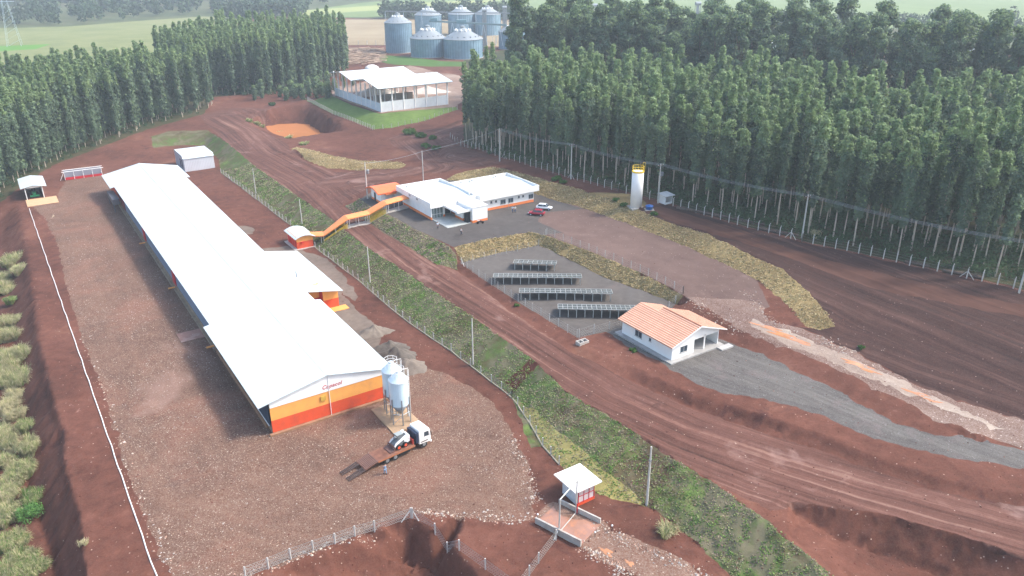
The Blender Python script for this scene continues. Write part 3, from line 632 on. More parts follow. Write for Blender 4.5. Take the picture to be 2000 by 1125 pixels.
# ================================================================ OFFICE
OO = W(844, 430.4, 5.8); OO.z = gz(OO.x, OO.y); 
def bz(o): return o
off = thing('office_building', 'white flat roofed office building with orange skirting and glazed entrance', 'office', (OO.x, OO.y, 5.8), YAW)
def parapet_block(x0, x1, y0, y1, z0, z1, parent, t=.18):
    mb = MB(); mb.box(x0, x1, y0, y0+t, z0, z1); mb.box(x0, x1, y1-t, y1, z0, z1); mb.box(x0, x0+t, y0+t, y1-t, z0, z1); mb.box(x1-t, x1, y0+t, y1-t, z0, z1)
    mb.box(x0+t, x1-t, y0+t, y1-t, z0+.03, z0+.12)
    o = mb.build('parapet', m_white, parent)
    return o
p1 = parapet_block(-.5, 12.4, -.3, 18.3, 3.0, 4.4, off); p2 = parapet_block(12.41, 30.2, -1.9, 13.3, 2.95, 4.4, off)
mb = MB()
for xa, xb in ((-.3, 6), (6, 12.2)): mb.add([(xa,0,3.6),(xb,0,3.6),(xb,9,4.0),(xa,9,4.0)], [(0,1,2,3)]); mb.add([(xa,9,4.0),(xb,9,4.0),(xb,18,3.6),(xa,18,3.6)], [(0,1,2,3)])
mb.add([(12.6,-1.7,3.6),(30,-1.7,3.6),(30,5.6,4.05),(12.6,5.6,4.05)], [(0,1,2,3)]); mb.add([(12.6,5.6,4.05),(30,5.6,4.05),(30,13.1,3.6),(12.6,13.1,3.6)], [(0,1,2,3)])
mb.build('roof', m_roofx, off)
mb = MB()
def wallbox(x0, x1, y0, y1, h, mb=mb): mb.box(x0, x1, y0, y1, 0, h)
mb.box(0, 11.6, 2.6, 15.9, 0, 3.0); mb.box(0, .2, .3, 2.6, 0, 3.0); mb.box(11.6, 29.1, -1.0, 12.4, 0, 2.95); 
mb.box(5.9, 7.0, -4.5, -.8, 0, 3.0); mb.box(7.0, 11.2, -7.3, .3, 0, 3.75); mb.box(11.2, 15, -1.02, .3, 0, 3.4)
wl = mb.build('wall', m_whitewall, off)
mb = MB()
for x0, x1, y0, y1 in ((-.012, 11.61, 2.6, 15.9), (-.012, .212, .29, 2.6), (11.6, 29.112, -1.012, 12.41), (5.888, 6.99, -4.512, -.79), (6.988, 11.212, -7.312, .31)): mb.box(x0, x1, y0, y1, -.05, .62)
mb.build('skirting', m_band, off)
def window(parent, x, y, z, wd, ht, face='-y', panes=2, glass=m_glass):
    # frame standing 4 cm proud of the wall, panes behind it
    mb = MB(); g = MB(); e = .05; d = .05
    def bx(M_, a0, a1, z0, z1, q0, q1):
        if face == '-y': M_.box(a0, a1, y-q1, y-q0, z0, z1)
        elif face == '-x': M_.box(x-q1, x-q0, a0, a1, z0, z1)
        elif face == '+x': M_.box(x+q0, x+q1, a0, a1, z0, z1)
    a = x if face == '-y' else y
    bx(mb, a, a+wd, z, z+e, .003, d); bx(mb, a, a+wd, z+ht-e, z+ht, .003, d)
    for k in range(panes+1):
        c = a+k*(wd-e)/panes; bx(mb, c, c+e, z+e, z+ht-e, .003, d)
    bx(g, a+e*.5, a+wd-e*.5, z+e*.5, z+ht-e*.5, .004, .022)
    o = mb.build('window', m_frame, parent); g.build('pane', glass, o); 
    s = MB(); bx(s, a-.08, a+wd+.08, z-.07, z-.002, .003, .10); s.build('sill', m_concrete, o)
    return o
for x, z, wd, ht, n in ((15.9, 1.7, .6, .6, 1), (17.3, 1.7, .6, .6, 1), (18.9, .95, 1.6, 1.2, 2), (21.2, .95, 1.6, 1.2, 2), (24.2, 1.7, .6, .6, 1), (25.5, 1.7, .6, .6, 1), (27.5, .95, 1.5, 1.2, 2)):
    window(off, x, -1.0, z, wd, ht, '-y', n)
# glazed entrance
gm = MB(); gg = MB()
for k in range(5): gm.box(.22+k*.83, .30+k*.83, 1.0, 1.08, 0, 2.9)
for z in (0, .95, 2.82): gm.box(.22, 3.62, 1.002, 1.078, z, z+.08)
en = gm.build('glazed_screen', m_white, off); MB().box(.25, 3.6, 1.03, 1.05, .05, 2.85).build('pane', mat('pale glass', (.16,.20,.20), .1, spec=.6), en)
MB().box(.2, 3.7, .99, 1.1, 2.9, 3.0).build('lintel', m_white, off)
mb = MB(); mb.box(3.62, 4.0, .8, 2.59, 0, 2.98); mb.build('column', m_white, off)
MB().box(3.6, 4.02, .78, 2.58, 0, .6).build('skirting', m_band, off)
ed = MB().box(4.2, 6.6, 2.50, 2.58, 0, 2.3).build('door', m_white, off); MB().box(4.4, 6.4, 2.48, 2.497, .1, 2.2).build('pane', m_glass, ed)
MB().box(6.6, 7.0, -.79, 2.6, 0, 2.98).build('lobby_wall', mat('brick red wall', (.36,.10,.05), .8), off)
MB().box(6.25, 6.98, -6.3, -4.7, 0, 2.9).build('dark_door', m_dark, off)
cn = parapet_block(3.1, 7.9, -6.9, -.31, 2.9, 3.4, off, .15); cn.name = 'canopy'
c2 = parapet_block(6.9, 11.3, -7.4, 2.2, 3.7, 3.9, off, .15); c2.name = 'block_parapet'
MB().box(.3, 7.0, -7.1, 2.4, -.2, .07).build('paving_slab', mat('pale slab', (.42,.44,.42), .7), off)
for (x, y, z) in ((-.5, 6.2, 3.5), (-.5, 10.2, 3.5)):
    for dy in (0, .5): MB().box(-.56, -.503, y+dy, y+dy+.16, z, z+.5).build('vent_slot', m_dark, off)
for (x, y) in ((14.8, 12.4), (18.2, 12.5), (25.6, 12.5), (1.2, 16.8), (11.7, 2.0)):
    a = MB().box(x, x+.85, y, y+.35, 3.75, 4.45).build('condenser', m_white, off); MB().cyl((x+.5, y-.02, 4.1), (x+.5, y-.004, 4.1), .24, n=14).build('fan_grille', m_steeld, a)
tag(MB().cyl((20.6, -2.2, 0), (20.6, -2.2, 2.6), .05, .04).build('lamp_stub', m_steeld, None, loc=(OO.x, OO.y, 5.8), rot=YAW), 'thin dark post standing before the office side windows', 'post')
# small red roofed building beside it
RO = W(745, 398, 5.8)
rb = thing('gatehouse', 'small white gatehouse under a curved red orange metal roof', 'gatehouse', (RO.x, RO.y, 5.8), YAW)
mb = MB(); mb.box(0, 6.0, 0, 5.9, 0, 2.9); mb.build('wall', m_whitewall, rb)
MB().box(-.012, 6.012, -.012, 5.912, -.05, .5).build('skirting', m_band, rb)
def vault(x0, x1, y0, y1, z, rise, n=10, ax='x', th=.3):
    # barrel roof: arch across y (ax x: ridge along x)
    pr = []
    for k in range(n+1):
        t = k/n; pr.append((y0+(y1-y0)*t, z+rise*math.sin(PI*t)))
    pr2 = [(p[0], p[1]-th) for p in pr[::-1]]
    return pr+pr2
MB().prism(vault(0, 0, -.9, 6.7, 2.95, .95), -1.2, 6.1, 'x').build('curved_roof', mat('red orange sheet', (.80,.17,.06), .45, var=.05), rb)
MB().box(1.2, 3.8, -.06, -.003, .6, 2.2).build('window', m_frame, rb)
MB().box(1.0, 4.0, -1.0, -.003, 2.35, 2.5).build('canopy', m_band, rb)
MB().box(-.05, -.004, 3.2, 4.2, 0, 2.1).build('door', m_dark, rb)
# ================================================================ CHANGING HUT and covered walkway
HO = W(581, 485, .3); HO.z = 0
hut = thing('changing_hut', 'small red and orange hut under a curved white roof at the walkway foot', 'hut', (HO.x, HO.y, 0), YAW)
mb = MB(); mb.box(0, 4.0, 0, 6.7, .1, 1.75, 0); mb.box(.001, 3.999, .001, 6.699, 1.75, 3.0, 1); mb.build('wall', [m_red, m_orange], hut)
MB().prism([(-.5,2.7),(0,2.95),(1,3.3),(2,3.42),(3,3.3),(4,2.95),(4.5,2.7),(4.5,2.6),(4,2.85),(3,3.2),(2,3.32),(1,3.2),(0,2.85),(-.5,2.6)], -.6, 7.6).build('curved_roof', m_roofw, hut)
MB().box(-.8, 4.4, -.6, 7.3, -.3, .1).build('plinth', m_concrete, hut)
for y in (.6, 2.3, 4.0, 5.4): MB().box(-.07, -.003, y, y+.8, .3, 2.1).build('shutter', m_crim, hut)
lp = MB().box(1.0, 1.6, -.5, -.003, 1.6, 1.75).build('tap_shelf', m_crim, hut)
# walkway: portals at ground points joined by an orange roof
WK = [(601,477,0.0),(634,476,.1),(677,444,3.55),(720,434,3.6),(752,415,5.8),(797,402,5.85)]
WP = [W(*q) for q in WK]
wk = thing('covered_walkway', 'orange roofed covered walkway stepping up from red hut to office', 'walkway', (WP[0].x, WP[0].y, 0))
O0 = Vector((WP[0].x, WP[0].y, 0))
rm = mat('orange walkway roof', (.80, .27, .09), .5, var=.05)
def side(a, b):
    d = (b-a); d.z = 0; d.normalize(); return Vector((-d.y, d.x, 0))
HW = 1.15
ns = []
for i in range(len(WP)):
    a = side(WP[max(i-1,0)], WP[max(i,1)]); b = side(WP[min(i, len(WP)-2)], WP[min(i+1, len(WP)-1)]); n = (a+b).normalized(); ns.append(n)
for i in range(len(WP)-1):
    a, b = WP[i]-O0, WP[i+1]-O0; mb = MB(); vs = []
    for p, n in ((a, ns[i]), (b, ns[i+1])):
        for k in range(7):
            t = k/6*2-1; vs.append(p+n*HW*1.4*t+Vector((0,0,2.6+.35*(1-t*t))))
        for k in range(7):
            t = 1-k/6*2; vs.append(p+n*HW*1.4*t+Vector((0,0,2.38+.35*(1-t*t))))
    fs = [(k, (k+1) % 14, 14+(k+1) % 14, 14+k) for k in range(14)]+[tuple(range(14))[::-1], tuple(range(14, 28))]
    mb.add(vs, fs); mb.build('roof_panel', rm, wk)
    fl = MB(); vs = [a+ns[i]*HW+Vector((0,0,.12)), a-ns[i]*HW+Vector((0,0,.12)), b-ns[i+1]*HW+Vector((0,0,.12)), b+ns[i+1]*HW+Vector((0,0,.12))]
    fl.add(vs+[v-Vector((0,0,.5)) for v in vs], [(0,1,2,3),(0,4,5,1),(2,6,7,3),(1,5,6,2),(3,7,4,0),(4,7,6,5)]); fl.build('floor_slab', m_concrete, wk)
    n_ = 3 if (b-a).length > 6 else 2
    for sgn in (1, -1):
        for k in range(n_):
            t = k/(n_-1) if i in (1, 3) else (k+.2)/(n_-.6)
            q = a.lerp(b, t)+ns[i].lerp(ns[i+1], t)*HW*sgn
            MB().cyl(q+Vector((0,0,0)), q+Vector((0,0,2.6)), .05, n=6).build('post', m_white, wk)
        if i in (1, 3):
            mb = MB()
            for h in (.25, .62, 1.0, 1.35): mb.cyl(a+ns[i]*HW*sgn+Vector((0,0,h)), b+ns[i+1]*HW*sgn+Vector((0,0,h)), .035, n=5)
            k = int((b-a).length/.2)
            for j in range(k+1):
                q = a.lerp(b, j/k)+ns[i].lerp(ns[i+1], j/k)*HW*sgn; mb.cyl(q+Vector((0,0,.2)), q+Vector((0,0,1.35)), .055, n=4)
            mb.build('railing', m_yellow, wk)
# concrete threshold where the walkway crosses the road
q = W(650, 462, 2)
# ================================================================ HOUSE
H0 = W(1311, 704.7, 4.15)
hs = thing('house', 'small white house with terracotta tiled roof and front porch', 'house', (H0.x, H0.y, 4.15), YAW)
mb = MB(); T = .15; HH = 2.75
mb.box(0, 5.0, 0, 12.1, 0, HH); mb.box(5.0, 10.7, 4.2, 8.4, 0, HH); mb.box(5.0, 9.2, 8.4, 12.1, 0, HH); mb.box(10.55, 10.7, 0, 4.2, 0, HH)
mb.build('wall', m_whitewall, hs)
kk = .333; xe = -.62; zr1 = 2.78+kk*6.3; xr1 = 5.68
mb = MB(); mb.prism([(.02,HH),(10.68,HH),(10.68,2.78),(xr1,zr1-.16),(.02,2.9)], 0.001, .15); mb.prism([(.02,HH),(10.68,HH),(10.68,2.78),(xr1,zr1-.16),(.02,2.9)], 7.9, 8.05)
mb.prism([(.02,HH),(9.1,HH),(9.1,2.7),(4.6,4.3),(.02,2.9)], 11.9, 12.05); mb.box(7.3, 7.55, .0, .15, 0, 2.4); mb.box(5.0, 7.3, .0, .15, 2.4, HH); mb.box(7.55, 10.55, .0, .15, 2.4, HH); mb.box(5.0, 10.6, 0, 4.2, HH-.05, HH+.02)
mb.build('gable_wall', m_white, hs)
mb = MB()
def roofslab(mb, x0, z0, x1, z1, y0, y1, th=.14): mb.prism([(x0,z0),(x1,z1),(x1,z1-th),(x0,z0-th)], y0, y1)
roofslab(mb, xe, 2.78-.1, xr1, zr1, -.6, 8.3); roofslab(mb, xr1, zr1, 11.98, 2.78-.1, -.6, 8.3)
roofslab(mb, xe, 2.78-.1, 4.6, 2.78-.1+(zr1-2.68)*(5.22/6.3), 8.3, 12.75); roofslab(mb, 4.6, 2.68+(zr1-2.68)*(5.22/6.3), 9.8, 2.68, 8.3, 12.75)
# tile courses: raised lips running along the slope, parallel to the ridge
rows = MB(); kz = (zr1-2.68)/6.3
for k in range(15):
    x = xe+.05+k*.42; z = 2.68+kz*(x-xe)
    rows.prism([(x,z+.003),(x+.13,z+.13*kz+.003),(x+.13,z+.13*kz+.05),(x,z+.05)], -.59, 8.29 if x > 4.5 else 12.7)
    x2 = 11.9-k*.42; z2 = 2.68+(11.98-x2)*((zr1-2.68)/6.3)
    if x2 > xr1+.2: rows.prism([(x2,z2+.003),(x2-.13,z2+.13*kz+.003),(x2-.13,z2+.13*kz+.05),(x2,z2+.05)], -.59, 8.29)
    x3 = 9.7-k*.42; z3 = 2.68+(9.8-x3)*kz
    if x3 > 4.75: rows.prism([(x3,z3+.003),(x3-.13,z3+.13*kz+.003),(x3-.13,z3+.13*kz+.05),(x3,z3+.05)], 8.31, 12.7)
rf = mb.build('roof', m_tile, hs); tr_ = rows.build('tile_courses', mat('pale tile lip', (.80,.50,.36), .8), rf); tr_['kind'] = 'stuff'
mb = MB(); mb.prism([(xe-.02,2.55),(xr1,zr1-.14),(11.99,2.55),(11.99,2.70),(xr1,zr1+.06),(xe-.02,2.70)], -.66, -.6); mb.build('fascia', m_white, rf)
MB().cyl((xr1,-.6,zr1+.02), (xr1,8.3,zr1+.02), .12, n=6).build('ridge_tiles', m_tile, rf)
MB().box(-.9, 11.4, -.9, 13.0, -.4, .08).build('apron_slab', mat('grey apron', (.33,.32,.31), .8), hs)
MB().box(9.6, 12.4, -2.0, -.9, -.4, .04).build('step_slab', mat('grey apron', (.40,.39,.38), .8), hs)
window(hs, 0, 7.1, .95, 1.7, 1.15, '-x', 2); window(hs, 0, 4.85, 1.35, .55, .65, '-x', 1); window(hs, 1.85, 0, .85, 1.6, 1.15, '-y', 2); window(hs, 5.5, 4.2, 1.2, 1.2, .8, '-y', 2)
# ================================================================ STEEL SHED, TRACTOR SHED, COMPOST BAYS
S0 = W(362, 336, 0)
m_sheet = ribbed('pale grey sheeting', (.55,.57,.62), 0, .5, .5, 0, .6, .06)
sh = thing('steel_shed', 'pale grey corrugated steel shed at the far end of the barn', 'shed', (S0.x, S0.y, 0), YAW)
mb = MB(); mb.prism([(0,0),(0,4.2),(1.0,4.9),(12.2,4.9),(13.2,4.2),(13.2,0)], 0, 9.4, 'x'); mb.build('walls', m_sheet, sh)
mb = MB(); mb.prism([(-.2,4.15),(1.2,4.98),(12,4.98),(13.4,4.15),(13.4,4.25),(12,5.08),(1.2,5.08),(-.2,4.25)], -.15, 9.55, 'x'); mb.build('roof', m_roofw, sh)
for y in (2.2, 4.6): MB().box(-.06, -.003, y, y+1.0, .8, 3.4).build('door_slot', m_dark, sh)
T0 = W(53, 391, 0)
ts = thing('tractor_shed', 'small open fronted shed with white gable roof beside the forest', 'shed', (T0.x, T0.y, 0), YAW)
mb = MB(); mb.box(0, .2, 0, 12, 0, 3.4); mb.box(4.3, 4.5, 0, 12, 0, 3.4); mb.box(.2, 4.3, 11.8, 12, 0, 3.4); mb.prism([(.2,3.3),(4.3,3.3),(2.25,3.85)], .05, .2); mb.build('walls', m_whitewall, ts)
mb = MB(); slope_roof(mb, -1.0, 5.6, -.4, 12.6, 4.15, .19, .12, 2.3); mb.build('roof', m_roofw, ts)
MB().box(-.4, 7.4, -7.6, -.05, -.3, .12).build('concrete_apron', mat('orange stained apron', (.52,.33,.19), .8, var=.1), ts)
tr = thing('tractor', 'green tractor parked inside the small open shed', 'tractor', (T0.x+math.cos(YAW)*2.2-math.sin(YAW)*3.5, T0.y+math.sin(YAW)*2.2+math.cos(YAW)*3.5, .05), YAW)
m_jg = mat('green machine paint', (.03,.30,.12), .4)
mb = MB(); mb.box(-.4,.4,-1.6,.5,.7,1.35); mb.box(-.55,.55,.5,1.4,.6,1.1); mb.box(-1.2,1.2,-2.2,-1.65,.3,.75); mb.build('body', m_jg, tr, bevel=.05)
for x in (-.85,.85):
    MB().cyl((x-.2,1.0,.75),(x+.2,1.0,.75),.75,n=20).build('rear_wheel', m_black, tr); MB().cyl((x-.12,-1.1,.42),(x+.12,-1.1,.42),.42,n=16).build('front_wheel', m_black, tr)
MB().box(-.5,.5,1.1,1.2,1.1,1.9).build('seat', m_black, tr); MB().cyl((0,-1.0,1.3),(0,-1.0,2.1),.05).build('exhaust', m_black, tr)
C0 = W(199, 346, 0); 
cb = thing('compost_bays', 'row of four open bays with red kerb and slatted screens', 'bays', W(128, 352, 0), R(30.7))
mb = MB(); mb.box(0, 10.5, 0, .18, 0, .75); mb.build('kerb_wall', m_crim, cb)
mb = MB(); mb.box(0, 10.5, 2.6, 2.75, .0, 2.5); mb.build('screen', ribbed('grey screen', (.25,.25,.30), 0, .3, .7), cb)
for k in range(5): mb = MB(); mb.box(k*2.62-.05, k*2.62+.05, -.02, .2, 0, 2.5); mb.box(k*2.62-.06, k*2.62+.06, .2, 2.6, 0, .9); mb.build('post', m_white, cb)
mb = MB(); mb.box(-.6, 11.1, -.1, .3, 2.5, 2.62); mb.box(-.4, 10.9, 2.5, 2.9, 2.5, 2.6); mb.cyl((-.1,.1,2.4),(-1.4,-.3,.1),.06); mb.build('top_rail', m_white, cb)
# ================================================================ GUARD HUT AND WHEEL WASH
g0 = W(1127, 985, .4)
gh = thing('control_hut', 'small grey block hut with white slab roof and red framed gate', 'hut', (g0.x, g0.y, 0), YAW)
mb = MB(); mb.box(0, 2.8, .02, 3.1, 0, 2.75); mb.build('wall', mat('whitewashed block', (.55,.58,.62), .85, var=.12, scale=2), gh)
MB().box(-.8, 3.5, -.6, 4.0, 2.75, 2.9).build('roof_slab', m_white, gh)
mb = MB()
for z in (.5, 1.5, 2.4): mb.box(.1, 2.7, -.1, -.03, z, z+.08)
for x in (.1, .95, 1.8, 2.62): mb.box(x, x+.08, -.11, -.02, .3, 2.45)
mb.build('gate_frame', m_crim, gh)
MB().box(.0, 2.8, -.12, -.005, .0, .45).build('red_skirting', m_red, gh)
MB().box(.19, 2.6, -.06, -.045, .5, 2.4).build('gate_panel', mat('pale panel', (.55,.45,.45), .7), gh)
MB().box(-.2, 3.0, -.6, -.13, -.2, .06).build('doorstep', m_orange, gh)
bo = W(1135, 1065, 0)
b1 = W(1046, 1020, .1); b2 = W(1135, 1065, .1); b3 = W(1163, 1010, .1); b4 = W(1082, 982, .1)
dv = (b2-b1).normalized(); byaw = math.atan2(dv.y, dv.x)
ww = thing('wheel_wash', 'concrete wheel wash basin with low side walls and wet orange floor', 'wheel wash', (b1.x, b1.y, .0), byaw)
mb = MB(); mb.box(.0, 6.7, -.12, .12, -.6, .85); mb.prism([(0,.0),(6.7,0),(6.7,-.12)], 0, 0.01, 'z'); mb.box(.3, 6.5, 4.6, 4.82, -.4, .85); mb.build('side_wall', m_concrete, ww, bevel=.05)
MB().box(.05, 6.65, .13, 4.59, -.3, .12).build('floor', mat('wet orange floor', (.32,.17,.12), .25, var=.2, scale=.4, dirt=(.50,.20,.09), dirt_amt=.8, dirt_scale=.6, spec=.5), ww)
# pipe frame over it
ap = W(1092, 1042, 0); aq = W(1125, 1003, 0)
m_zp = mat('zinc pipe', (.50,.52,.50), .4, .3)
fr = thing('spray_arch', 'tall galvanised pipe arch over the wheel wash', 'spray arch', (ap.x, ap.y, 0))
d = Vector((aq.x-ap.x, aq.y-ap.y, 0))
MB().cyl((0,0,-.3), (0,0,5.1), .10).build('post', m_zp, fr); MB().cyl(d, d+Vector((0,0,5.1)), .10).build('post', m_zp, fr)
MB().cyl((0,0,5.1), d+Vector((0,0,5.1)), .08).build('top_pipe', m_zp, fr); MB().cyl((0,0,.18), d+Vector((0,0,.18)), .07).build('floor_pipe', m_concrete, fr)
MB().cyl(d+Vector((.11,-.1,0)), d+Vector((.11,-.1,1.6)), .07).build('red_hose', m_crim, fr)
MB().cyl((-.05,-.25,-.2), (-.7,-1.1,.0), .06).cyl((0,0,.9), (-.7,-1.1,.0), .06).build('stay', m_zp, fr)
for px, py, lab in ((1050,1014,'small white lamp on a stub at the upper corner of the wheel wash'), (1162,1049,'small white lamp on a stub beside the wet drive below the basin'), (1195,1036,'small white lamp on a stub among stones beyond the basin wall')):
    p = G(px, py); L_ = thing('bollard_lamp', lab, 'lamp', (p.x, p.y, p.z-.05), 0, 'bollard lamps by the wheel wash'); MB().cyl((0,0,0),(0,0,.7),.04).build('stem', m_dark, L_); MB().lathe([(.02,.68),(.12,.74),(.12,.86),(.02,.95)],10).build('lamp_head', m_white, L_, True)
# ================================================================ OPEN STORAGE SHED ON THE PLATFORM
P0 = W(745, 219, 7); 
os_ = thing('storage_shed', 'open sided shed with big white roofs and concrete panel walls', 'storage shed', (P0.x, P0.y, 7), YAW)
mb = MB()
for i in range(6): mb.box(i*5.0+.25, (i+1)*5.0-.25, -.1, .1, -.3, 3.9)
mb.build('panel_wall', mat('bluish white panels', (.62,.66,.68), .8, var=.06), os_)
mb = MB()
for i in range(10): mb.box(-.1, .1, i*4.8+.25, (i+1)*4.8-.25, -.3, 3.3)
mb.build('panel_wall', mat('bluish white panels', (.60,.66,.70), .8, var=.06), os_)
MB().box(6, 24, 19.8, 20.0, 0, 3.2).build('inner_wall', mat('weathered concrete wall', (.38,.35,.31), .85), os_)
for i in range(7): MB().box(i*5-.22, i*5+.22, -.24, .2, -.3, 9.45).build('column', m_white, os_)
for i in range(1, 11): MB().box(-.22, .22, i*4.8-.2, i*4.8+.2, -.3, (9.4 if i < 5 else 10.4)).build('column', m_white, os_)
for i in range(1, 7, 1): MB().box(i*5-.2, i*5+.2, 18.0, 18.4, 0, 10.8).build('column', m_white, os_)
for i in range(1, 7, 2): MB().box(i*5-.2, i*5+.2, 36.0, 36.4, 0, 10.0).build('column', m_white, os_)
def gable2(mb, x0, x1, y0, yr, y1, z0, zr, z1, th=.15):
    mb.add([(x0,y0,z0),(x1,y0,z0),(x1,yr,zr),(x0,yr,zr),(x1,y1,z1),(x0,y1,z1)]+[(x0,y0,z0-th),(x1,y0,z0-th),(x1,yr,zr-th),(x0,yr,zr-th),(x1,y1,z1-th),(x0,y1,z1-th)],
        [(0,1,2,3),(3,2,4,5),(6,9,8,7),(9,11,10,8),(0,6,7,1),(1,7,8,2),(2,8,10,4),(4,10,11,5),(5,11,9,3),(3,9,6,0)])
mb = MB(); gable2(mb, -1.6, 32.0, -1.6, 12.2, 24.0, 9.4, 11.6, 9.6); mb.build('roof', m_roofx, os_)
mb = MB(); gable2(mb, -1.8, 28.5, 24.3, 37.0, 48.8, 9.4, 11.6, 9.8); mb.build('roof', m_roofx, os_)
mb = MB()
for y in (-.6, 4, 8, 12, 16, 20): mb.box(-1.5, 31.8, y, y+.15, 9.0+min(y, 24-y)*.13, 9.2+min(y, 24-y)*.13)
mb.build('purlins', m_steeld, os_)
mb = MB(); mb.prism([(-.3,9.2),(12.2,11.3),(12.2,10.9),(-.3,8.9)], -.25, .25, 'x'); mb.prism([(12.2,11.3),(24,9.3),(24,9.0),(12.2,10.9)], -.25, .25, 'x'); mb.build('gable_beam', m_white, os_)
# ================================================================ SOLAR TABLES
m_pv = mat('solar glass', (.11, .12, .12), .25, var=.1, spec=.5)
m_alu = mat('aluminium rail', (.42, .44, .43), .4, .2)
for i, (pa, pb, n, lab) in enumerate((((1002,513),(1086,516),9,'shortest row of solar panels, farthest back in the gravel field'),
      ((963,541),(1137,542),18,'long row of solar panels reaching furthest left in the gravel field'),
      ((1014,571),(1197,573),18,'long row of solar panels, second from the white house'),
      ((1090,603),(1262,606),18,'long row of solar panels nearest the white house, its end behind the roof'))):
    a = W(pa[0], pa[1], 5.55); b = W(pb[0], pb[1], 5.55); d = b-a; L = math.hypot(d.x, d.y); yw = math.atan2(d.y, d.x)
    t = thing('solar_table', lab, 'solar panels', (a.x, a.y, 3.85), yw, 'solar panel rows'); zf, zb, dp = 1.7, 1.05, 3.5
    sl_ = (zb-zf)/dp; pw = L/n
    for k in range(n):
        mb = MB()
        for r_ in range(2):
            y0, y1 = r_*dp/2+.05, (r_+1)*dp/2-.05; x0, x1 = k*pw+.05, (k+1)*pw-.05
            mb.add([(x0,y0,zf+sl_*y0),(x1,y0,zf+sl_*y0),(x1,y1,zf+sl_*y1),(x0,y1,zf+sl_*y1),(x0,y0,zf+sl_*y0-.04),(x1,y0,zf+sl_*y0-.04),(x1,y1,zf+sl_*y1-.04),(x0,y1,zf+sl_*y1-.04)], [(0,1,2,3),(4,7,6,5),(0,4,5,1),(1,5,6,2),(2,6,7,3),(3,7,4,0)])
        mb.build('panel', m_pv, t)
    mb = MB()
    for y in (0, dp/2, dp): mb.prism([(y-.04,zf+sl_*y-.05),(y+.04,zf+sl_*y-.05),(y+.04,zf+sl_*y+.03),(y-.04,zf+sl_*y+.03)], 0, L, 'x')
    for k in range(n+1):
        x = k*pw; mb.add([(x-.035,0,zf+.028),(x+.035,0,zf+.028),(x+.035,dp,zb+.028),(x-.035,dp,zb+.028),(x-.035,0,zf-.05),(x+.035,0,zf-.05),(x+.035,dp,zb-.05),(x-.035,dp,zb-.05)], [(0,1,2,3),(4,7,6,5),(0,4,5,1),(1,5,6,2),(2,6,7,3),(3,7,4,0)])
    mb.build('rail_frame', m_alu, t)
    npst = 6 if n == 9 else 11
    for k in range(npst):
        x = .35+k*(L-.7)/(npst-1); MB().box(x-.07, x+.07, .12, .26, -.3, zf-.05).build('post', m_alu, t); 
        MB().box(x-.07, x+.07, dp-.5, dp-.36, -.3, zb-.0).build('post', m_alu, t)
# ================================================================ POLES AND CABLES
def pole(px, py, h, label, arms=1, lamp=0, r=.16, transformer=0, group='concrete poles', yaw=YAW, z=None):
    p = G(px, py); t = thing('utility_pole', label, 'pole', (p.x, p.y, p.z-.1), yaw, group)
    MB().cyl((0,0,-.5), (0,0,h), r*1.25, r*.75, 8).build('shaft', m_concpole, t)
    if arms:
        a = MB().box(-.9, .9, -.06, .06, h-.45, h-.33).build('crossarm', m_wood, t)
        for x in (-.8, 0, .8): MB().cyl((x,0,h-.33), (x,0,h-.1), .05, .03, 8).build('insulator', m_white, a)
    if lamp: MB().box(-.14,.14,-.14,.14,h-2.2,h-1.9).build('junction_box', m_steeld, t); 
    if transformer:
        tb = MB(); tb.lathe([(.02,h-3.2),(.38,h-3.1),(.42,h-2.2),(.3,h-2.1),(.02,h-2.05)], 14, (.62,0,0)); tb.box(.1,.6,-.08,.08,h-2.7,h-2.55); tb.build('transformer', m_steeld, t)
        MB().box(-1.0, .6, -.06, .06, h-1.5, h-1.38).build('crossarm', m_wood, t)
    return Vector((p.x, p.y, p.z-.1+h))
POL = {}
for n_, px, py, h, lab, kw in (
    ('a', 976, 315, 9.9, 'concrete power pole at the left end of the forest fence', {}),
    ('b', 1115, 350, 9.9, 'concrete power pole along the forest fence above the office roof', {}),
    ('c', 1285, 397, 10.1, 'concrete pole carrying a grey transformer beside the white water tower', dict(transformer=1)),
    ('d', 1566, 465, 9.9, 'concrete power pole with dry grass at its foot beside the dark track', {}),
    ('e', 1990, 572, 9.9, 'concrete power pole at the right edge of the photo', {}),
    ('f', 827, 354, 8.8, 'slim pole rising behind the office building', dict(arms=0, r=.12)),
    ('g', 718, 388, 9.9, 'concrete pole with transformer beside the red roofed gatehouse', dict(transformer=1)),
    ('h', 590, 437, 6.6, 'slim pole on the grass bank behind the changing hut', dict(arms=0, r=.11)),
    ('i', 500, 378, 7.6, 'slim pole at the foot of the bank near the steel shed', dict(arms=0, r=.11)),
    ('j', 723, 552, 8.2, 'slim pole on the bank between the annex and the road', dict(arms=0, r=.12)),
    ('k', 924, 711, 8.7, 'slim pole at the fence level with the gravel heaps', dict(arms=0, r=.12)),
    ('l', 1263, 986, 9.0, 'nearest tall pole at the foot of the grass bank by the control hut', dict(arms=0, r=.14, lamp=1))):
    POL[n_] = pole(px, py, h, lab, **kw)
def cable(name, pts, label, sag=.5, r=.022, offs=((0,0),)):
    mb = MB()
    for ox, oz in offs:
        for a, b in zip(pts, pts[1:]):
            d = (b-a); s = Vector((-d.y, d.x, 0)).normalized()*ox; prev = None
            for k in range(9):
                t = k/8; q = a.lerp(b, t)+s+Vector((0,0,oz-4*sag*t*(1-t)))
                if prev is not None: mb.cyl(prev, q, r, r, 4, caps=False)
                prev = q
    return tag(mb.build(name, mat('cable', (.30,.33,.36), .5)), label, 'cables', kind=None)
far_e = POL['e']+Vector((24,-24,0))
